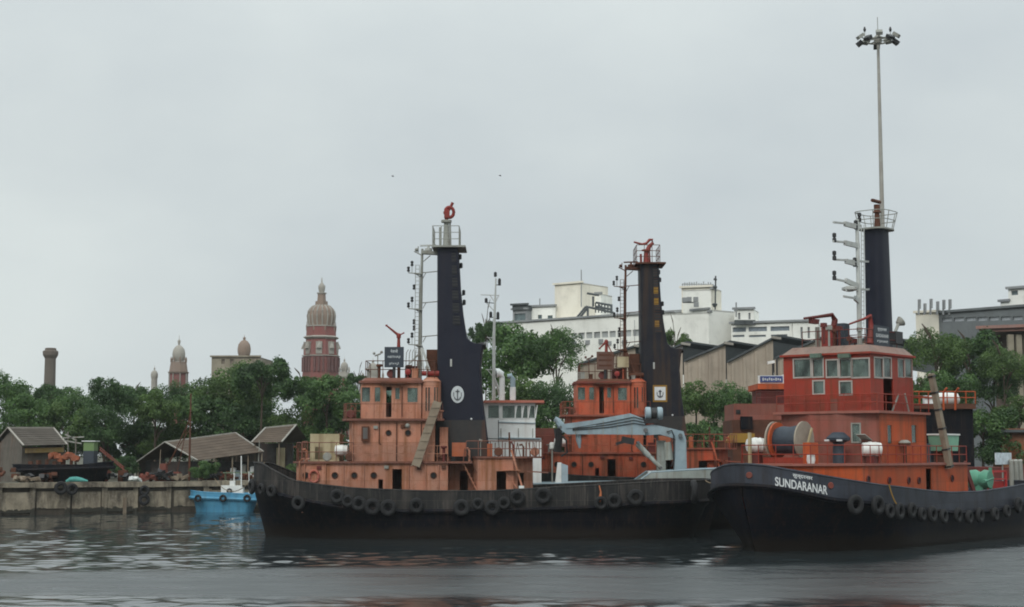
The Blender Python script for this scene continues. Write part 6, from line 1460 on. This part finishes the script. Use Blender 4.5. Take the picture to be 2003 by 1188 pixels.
hut = gable('tiled_hut', 'small hut with grey tiled pitched roof at the far left of the quay', (r0, r1), (a0, a1), (b0, b1), tile, hw, ridge_mat=stonep)
p0, p1 = P(50, 882, 145.6), P(124, 880, 149); MB().beam(p0, p1, .15, .45).obj('fascia_board', paint('ochre_fascia', (.22, .15, .05), None, .3, .4), hut)
r0, r1 = P(323, 866, 156), P(460, 848, 160); a0, a1 = P(386, 902, 151.6), P(515, 885, 154.5); b0, b1 = P(268, 905, 160), P(405, 885, 165)
ps = [a0.lerp(a1, f) + Vector((0, .3, -.05)) for f in (.02, .27, .52, .76, .97)] + [b0 + Vector((.2, -.3, 0)), (a0 + b0) / 2]
sh = gable('long_shed', 'long open shed with brown sheet roof and pale ridge, behind the rusty derrick post', (r0, r1), (a0, a1), (b0, b1), tile2, None, posts=ps, ridge_mat=paint('pale_ridge', (.34, .33, .29), None, .3, .3))
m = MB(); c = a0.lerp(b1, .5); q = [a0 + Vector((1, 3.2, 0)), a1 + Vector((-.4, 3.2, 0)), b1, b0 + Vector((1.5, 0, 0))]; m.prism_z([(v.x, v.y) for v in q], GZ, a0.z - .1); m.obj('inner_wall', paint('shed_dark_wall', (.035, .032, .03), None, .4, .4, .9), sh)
for k, (f, w_, h_, mt_) in enumerate(((.50, .5, 1.2, whitep), (.57, .7, .9, greyp), (.66, .4, 1.5, mastgrey), (.80, .45, 1.3, whitep), (.18, .9, .8, rustm), (.36, .8, .7, rustred))):
    p = a0.lerp(a1, f) + Vector((0, 1.6, 0)); o = MB().bx(-w_ / 2, w_ / 2, -.3, .3, 0, h_).add([(-w_ / 2 - .05, -.35, h_), (w_ / 2 + .05, -.35, h_), (w_ / 2 + .05, .35, h_), (-w_ / 2 - .05, .35, h_), (0, 0, h_ + .12)], [(0, 1, 4), (1, 2, 4), (2, 3, 4), (3, 0, 4)]).obj('storage_cabinet', mt_)
    o.location = (p.x, p.y, GZ); tag(o, ('white tall', 'grey-blue', 'slim grey', 'white narrow', 'rusty low', 'red-brown low')[k] + ' cabinet standing under the long open shed', 'cabinet', 'cabinets under the long shed')
r0, r1 = P(520, 838, 158.5), P(580, 832, 160); a0, a1 = P(492, 867, 155.5), P(551, 866, 155.5); b0, b1 = r0 * 2 - a0, r1 * 2 - a1; b0.z = a0.z; b1.z = a1.z
s2 = gable('small_open_shed', 'small open shed with brown roof between the long shed and the salmon tug', (r0, r1), (a0, a1), (b0, b1), tile2, None, posts=[a0.lerp(a1, f) + Vector((0, .3, 0)) for f in (.1, .9)] + [b0, b1], ridge_mat=paint('pale_ridge', (.34, .33, .29)))
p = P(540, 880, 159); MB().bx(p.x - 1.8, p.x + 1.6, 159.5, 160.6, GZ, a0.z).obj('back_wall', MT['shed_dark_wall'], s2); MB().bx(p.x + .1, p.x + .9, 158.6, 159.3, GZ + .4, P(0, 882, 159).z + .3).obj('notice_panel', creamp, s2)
# tin roofs peeking between the trees
r0, r1 = P(430, 838, 175), P(520, 842, 175); a0, a1 = P(425, 855, 172), P(520, 858, 172); b0, b1 = r0 * 2 - a0, r1 * 2 - a1; b0.z = a0.z; b1.z = a1.z
gable('back_shed', 'brown-roofed shed half hidden behind the long shed ridge', (r0, r1), (a0, a1), (b0, b1), paint('red_tiles', (.15, .075, .055), None, .4, .4, .9), hw, rows=4)
r0, r1 = P(270, 862, 170), P(325, 862, 170); a0, a1 = P(265, 874, 168), P(325, 876, 168); b0, b1 = r0 * 2 - a0, r1 * 2 - a1; b0.z = a0.z; b1.z = a1.z
gable('tin_roof_shed', 'pale tin-roofed shed under the trees left of the long shed', (r0, r1), (a0, a1), (b0, b1), paint('tin_sheet', (.26, .24, .22), None, .4, .4, .7), MT['shed_dark_wall'], rows=3)
# black boat laid up behind the quay edge
def laid_up():
    Y = 145.0; fr = Frame(XW(110, Y), Y, GZ); root = thing('laid_up_boat', 'black-hulled boat laid up on the quay with green cabin and pale mast frame', 'boat', fr.o)
    def q(px, py, yl=0): return fr.at(px, py, yl)
    xb, xs = q(222, 905).x, q(28, 905).x; H = Hull(-xb, -xs, 1.5, [(0, 1.9), (.3, 1.55), (1, 1.6)], [(0, 1.4), (1, 1.1)], rake=.8, wl=.7); n0 = set(bpy.data.objects); H.build(root, hullblk, hullblk, deckdk, hullblk, hullblk)
    for o in set(bpy.data.objects) - n0:
        for v in o.data.vertices: v.co.x = -v.co.x; v.co.z = max(v.co.z, -.0)
        o.data.flip_normals()
    a, b = q(163, 882, -.7), q(184, 864, -.7); MB().bx(a.x, b.x, -.7, .7, 1.1, a.z).obj('cabin_base', navyboard, root); MB().bx(a.x, b.x, -.7, .7, a.z, b.z).obj('cabin', paint('lime_cabin', (.15, .24, .09), None, .2, .2), root); MB().bx(a.x - .15, b.x + .15, -.85, .85, b.z, b.z + .08).obj('cabin_roof', whitep, root)
    m = MB()
    for px in (133, 148): m.bar(q(px, 905), q(px, 845 if px == 133 else 858), .05, 5)
    for (x0, y0, x1, y1) in ((122, 857, 164, 855), (125, 862, 160, 868), (128, 850, 150, 862)): m.beam(q(x0, y0), q(x1, y1), .25, .12)
    m.obj('mast_frame', mastgrey, root)
    m = MB(); r = random.Random(5)
    for k in range(26): p = q(100 + k * 2.0, 893 - 4 * math.sin(k * .45) - r.random() * 3, -1.3); m.box((p.x, -1.3 + r.uniform(-.2, .2), p.z - .12), (.42, .4, r.uniform(.25, .5)), r.random() * 3, r.uniform(-.4, .4))
    m.obj('orange_tarpaulin', paint('tarp_orange', (.36, .11, .05), (.22, .09, .06), .4, .4), root)
    m = MB(); 
    for k in range(6): p = q(60 + k * 16, 892 - (k % 2) * 4, -1.1); MB().box((p.x, -1.1, 1.7), (.35, .3, .5 + .2 * (k % 3)), k).obj('deck_gear', rustm, root)
laid_up()
def obj_at(o, loc, label, cat, group=None): o.location = loc; tag(o, label, cat, group); return o
# derrick post and jib
dp_ = thing('derrick_post', 'tall thin rusty derrick post with slanting stays before the long shed', 'derrick', (XW(371, 150), 150, GZ))
zt = ZW(770, 150) - GZ; MB().tube([(0, 0, 0), (0, 0, zt)], [.11, .07], 8).obj('post', rustm, dp_)
m = MB(); m.bar((0, 0, zt * .72), (-2.0, 0, 1.6), .05, 5); m.bar((0, 0, zt * .6), (-2.6, .2, .9), .04, 5); m.bar((0, 0, zt * .8), (-1.2, 0, .8), .04, 5); m.obj('stay', rustm, dp_)
m = MB(); m.bx(-3.2, -1.0, -.5, .5, 0, .5); m.bx(-2.8, -2.2, -.4, .4, .5, 1.7); m.bx(-2.1, -.9, -.5, .5, .75, .9); m.obj('winch_base', rustred, dp_)
jb = thing('jib_boom', 'rusty lattice jib boom slanting down towards the quay, right of the black boat', 'jib', (XW(243, 148), 148, GZ)); p0 = P(243, 920, 148) - Vector((XW(243, 148), 148, GZ)); p1 = P(195, 880, 148) - Vector((XW(243, 148), 148, GZ))
m = MB()
for dy, dz in ((-.15, 0), (.15, 0), (0, .25)): m.bar(p0 + Vector((0, dy, dz)), p1 + Vector((0, dy, dz)), .045, 5)
for k in range(10): f = k / 10; m.bar(p0.lerp(p1, f) + Vector((0, -.15, 0)), p0.lerp(p1, f + .1) + Vector((0, 0, .25)), .03, 4)
m.obj('lattice', rustred, jb); MB().bx(p0.x - .5, p0.x + .3, -.4, .4, 0, max(p0.z, .3)).obj('foot', rustm, jb)
# quay clutter
def heap(label, cat, name, px, py, Y, w_, h_, mat, seed):
    r = random.Random(seed); m = MB()
    for k in range(12): m.box((r.uniform(-w_ / 2, w_ / 2), r.uniform(-.4, .4), r.uniform(.1, h_ * (1 - .3 * abs(k - 6) / 6))), (r.uniform(.3, .9), r.uniform(.2, .6), r.uniform(.1, .4)), r.random() * 3, r.uniform(-.5, .5))
    return obj_at(m.obj(name, mat), (XW(px, Y), Y, GZ + .06), label, cat)
heap('heap of rusty orange scrap at the left edge of the quay', 'scrap heap', 'scrap_heap', 12, 915, 141.2, 2.6, 1.6, rustm, 1)
heap('low heap of pale broken planks on the quay edge at the far left', 'plank heap', 'plank_heap', 40, 940, 140.5, 3.4, .5, wood, 2)
heap('dark pile of gear on the quay right of the black boat', 'gear pile', 'gear_pile', 225, 925, 147.4, 3.0, .9, lampblk, 4)
heap('red-brown pile of scrap on the quay between the jib boom and the derrick post', 'scrap pile', 'scrap_pile', 283, 928, 147.8, 1.8, .7, rustred, 5)
heap('grey pile of blocks on the quay under the derrick post', 'block pile', 'block_pile', 330, 926, 149.2, 2.6, .8, lampblk, 6)
heap('rusty pile of parts under the front of the long shed', 'parts pile', 'parts_pile', 440, 915, 153.2, 4.5, .8, rustm, 8)
heap('small pile of white sacks on the quay edge', 'sack pile', 'sack_pile', 268, 932, 147.0, .8, .35, whitep, 9)
for i, (px, Y_, w_, h_, mt_, lb, nm) in enumerate(((70, 142.6, 2.0, .8, lampblk, 'dark heap of gear in front of the tiled hut', 'gear_heap'), (100, 143.6, 1.6, .7, rustm, 'rusty heap of parts against the black boat hull', 'parts_heap'),
        (195, 147.6, 1.6, 1.1, rustred, 'red-brown machine parts heap beside the jib boom foot', 'machine_heap'), (305, 149.6, 1.4, 1.2, lampblk, 'tall dark heap between the sack pile and the derrick winch', 'dark_heap'), (352, 149.0, 1.5, .5, wood, 'loose timber heap beside the derrick post foot', 'timber_heap'),
        (420, 152.4, 1.8, .9, lampblk, 'dark heap under the near eave of the long shed', 'shed_heap'), (500, 153.4, 2.2, 1.0, rustm, 'rusty heap near the salmon tug bow on the quay', 'bow_heap'), (535, 154.2, 2.0, .8, lampblk, 'black heap in front of the small open shed', 'front_heap'))):
    heap(lb, 'heap', nm, px, 0, Y_, w_, h_, mt_, 20 + i)
for i, (px, Y_, top_) in enumerate(((165, 146.8, 868), (312, 151, 880), (505, 154.5, 862))):
    o = MB().bar((0, 0, -.05), (.1, 0, ZW(top_, Y_) - GZ), .06, 6, .04).lathe([(.16, 0), (.14, .12)], 8, (0, 0, -.02)).obj('yard_pole', (rustm, wood, mastgrey)[i]); obj_at(o, (XW(px, Y_), Y_, GZ), ('thin rusty pole behind the black boat', 'thin timber pole at the left end of the long shed', 'thin grey pole beside the small open shed')[i], 'pole')
m = MB(); m.tube([(-.9, 0, .05), (-.5, -.1, .22), (0, .05, .25), (.5, -.1, .2), (1.1, 0, .08)], [.1, .22, .25, .2, .06], 8); obj_at(m.obj('turquoise_net', plain('turquoise_net', (.08, .30, .27), .9), None, True), (XW(150, 142.8), 142.8, GZ + .06), 'bundled turquoise net lying on the quay edge', 'net')
tz = paint('green_bench', (.13, .19, .12), None, .3, .3)
bn = thing('green_workbench', 'pale green slatted bench on the quay behind the blue boat poles', 'bench', (XW(470, 151.9), 151.9, GZ)); MB().bx(-1.6, 1.8, -.4, .4, .75, .85).obj('bench_top', tz, bn)
for dx in (-1.4, 1.6):
    for dy in (-.3, .3): MB().bar((dx, dy, 0), (dx, dy, .76), .05, 5).obj('leg', tz, bn)
# tyres on the quay wall
def quay_pt(px, off):
    best = None
    for (a, b) in zip(QUAY[1:4], QUAY[2:5]):
        for k in range(400):
            f = k / 400; x, y = a[0] + (b[0] - a[0]) * f, a[1] + (b[1] - a[1]) * f; e_ = abs(XW(px, y) - x)
            if best is None or e_ < best[0]: best = (e_, x, y, math.atan2(b[1] - a[1], b[0] - a[0]))
    _, x, y, rz = best; return Vector((x + math.sin(rz) * off, y - math.cos(rz) * off, 0)), rz
for px, py, r_, lb in ((118, 955, .62, 'leftmost fender tyre on the quay wall'), (140, 957, .55, 'ring-shaped fender tyre on the quay wall below the turquoise net'), (281, 960, .5, 'upper fender tyre on the quay wall between net and blue boat'), (281, 978, .55, 'lower fender tyre on the quay wall between net and blue boat, near the waterline')):
    p, rz = quay_pt(px, .55); tyre((p.x, p.y, ZW(py, p.y)), rz, lb, r_, .28, 'fender tyres on the quay wall')
# blue boat
def blue_boat():
    Y = 147.5; fr = Frame(XW(440, Y), Y); root = thing('blue_boat', 'small bright blue motor boat moored at the quay beside the bow of the salmon tug', 'boat', fr.o)
    def q(px, py, yl=0): return fr.at(px, py, yl)
    xb, xs = q(372, 965).x, q(520, 965).x
    H = Hull(xb, xs, 1.35, [(0, q(0, 961).z + .05), (.2, q(0, 963).z), (1, q(0, 968).z)], [(0, q(0, 972).z), (1, q(0, 977).z)], rake=.55, wl=.85, bowlen=.22); H.build(root, bluep, bluep, greyp, bluep, bluep)
    a, b = q(432, 965, -.5), q(470, 950, -.5); eb = MB().bx(a.x, b.x, -.5, .5, a.z - .4, b.z).obj('engine_box', whiter, root); a, b = q(449, 955, -.4), q(459, 941, -.4); MB().bx(a.x, b.x, -.4, .1, a.z, b.z).obj('exhaust_box', whiter, root)
    a, b = q(466, 965, -.55), q(475, 953, -.55); MB().bx(a.x, b.x, -.55, .3, a.z - .3, b.z).obj('control_box', whiter, root)
    for px, t_, r_ in ((472, 892, .06), (458, 925, .04), (487, 922, .04)): MB().bar(q(px, 970), q(px, t_), r_, 6).obj('pole', whiter, root)
    return fr, H
fb, Hb = blue_boat()
for k, (px, lb) in enumerate(((388, 'small tyre hung on the blue boat bow'), (437, 'small tyre hung on the blue boat amidships'), (484, 'small tyre hung on the blue boat near the salmon tug'))):
    q = fb.at(px, 975, -1.35); b_, rz, u = Hb.side(q.x); tyre(fb.o + Vector((q.x, b_.y - .22, q.z)), rz, lb, .36, .2, 'tyres on the blue boat')
q = fb.at(449, 962, -.62); tyre(fb.o + Vector((q.x, -.72, q.z + .05)), 0, 'tyre lying against the white engine box of the blue boat', .28, .16, 'tyres on the blue boat')
def rope(label, a, b, sag, r_=.035, mat=None):
    a, b = Vector(a), Vector(b); m = MB(); m.tube([a.lerp(b, f) - a + Vector((0, 0, -sag * 4 * f * (1 - f))) for f in [i / 14 for i in range(15)]], r_, 5)
    obj_at(m.obj('mooring_rope', mat or ropem, None, True), a, label, 'rope')
rope('sagging mooring rope from the salmon tug bow to the quay behind the blue boat', F1.o + Vector((H1.xb + .6, .6, interp(H1.top, .02) + .05)), (XW(420, 149.5), 149.6, GZ + .3), 1.6)
rope('mooring rope from the red tug bow to the stern of the salmon tug', W3(-15.4, 1.2, interp(H3.top, .02) + .05), F1.o + Vector((H1.xs - .6, -2.2, interp(H1.top, .98) + .05)), .5)
u_, Y_ = solve3(1735); x_ = H3.xb + u_ * (H3.xs - H3.xb); rope('short yellow line hanging down the dark side of the red tug', W3(x_, -H3.b(u_) - .12, interp(H3.top, u_) + .1), W3(x_ + .5, -H3.b(u_) - .3, interp(H3.top, u_) - 1.0), .15, .04, yellowp)
# two far birds
def bird(px, py, Y, label):
    m = MB(); m.lathe([(.02, -.3), (.08, -.1), (.09, .1), (.03, .28)], 8, (0, 0, 0), Matrix.Rotation(R(90), 4, 'Y'))
    for s in (-1, 1): m.add([(-.1, 0, .03), (.12, 0, .03), (.05, s * .35, .14), (-.1, s * .7, .06), (-.02, s * .35, .16)], [(0, 1, 2, 4), (4, 2, 3)])
    o = obj_at(m.obj('bird', lampblk), P(px, py, Y), label, 'bird'); o.scale = (.45, .3, .45); o.rotation_euler = (0, .2, .5)
bird(768, 345, 130, 'tiny dark bird high in the sky, the left one of two'); bird(978, 344, 130, 'tiny dark bird high in the sky above the white mast')

# ------------------------------------------------------------------ haze over the harbour
hz = MB().bx(-420, 420, -60, 480, -1.6, 64); ho = hz.obj('haze', None)
hm = bpy.data.materials.new('harbour_haze'); hm.use_nodes = True; t = hm.node_tree; t.nodes.clear()
o = t.nodes.new('ShaderNodeOutputMaterial'); v = t.nodes.new('ShaderNodeVolumePrincipled'); v.inputs['Color'].default_value = (.86, .92, .92, 1); v.inputs['Density'].default_value = HAZE = .00015; v.inputs['Anisotropy'].default_value = .2
t.links.new(v.outputs[0], o.inputs['Volume']); ho.data.materials.append(hm); tag(ho, kind='stuff', label='pale harbour haze filling the air', cat=None)
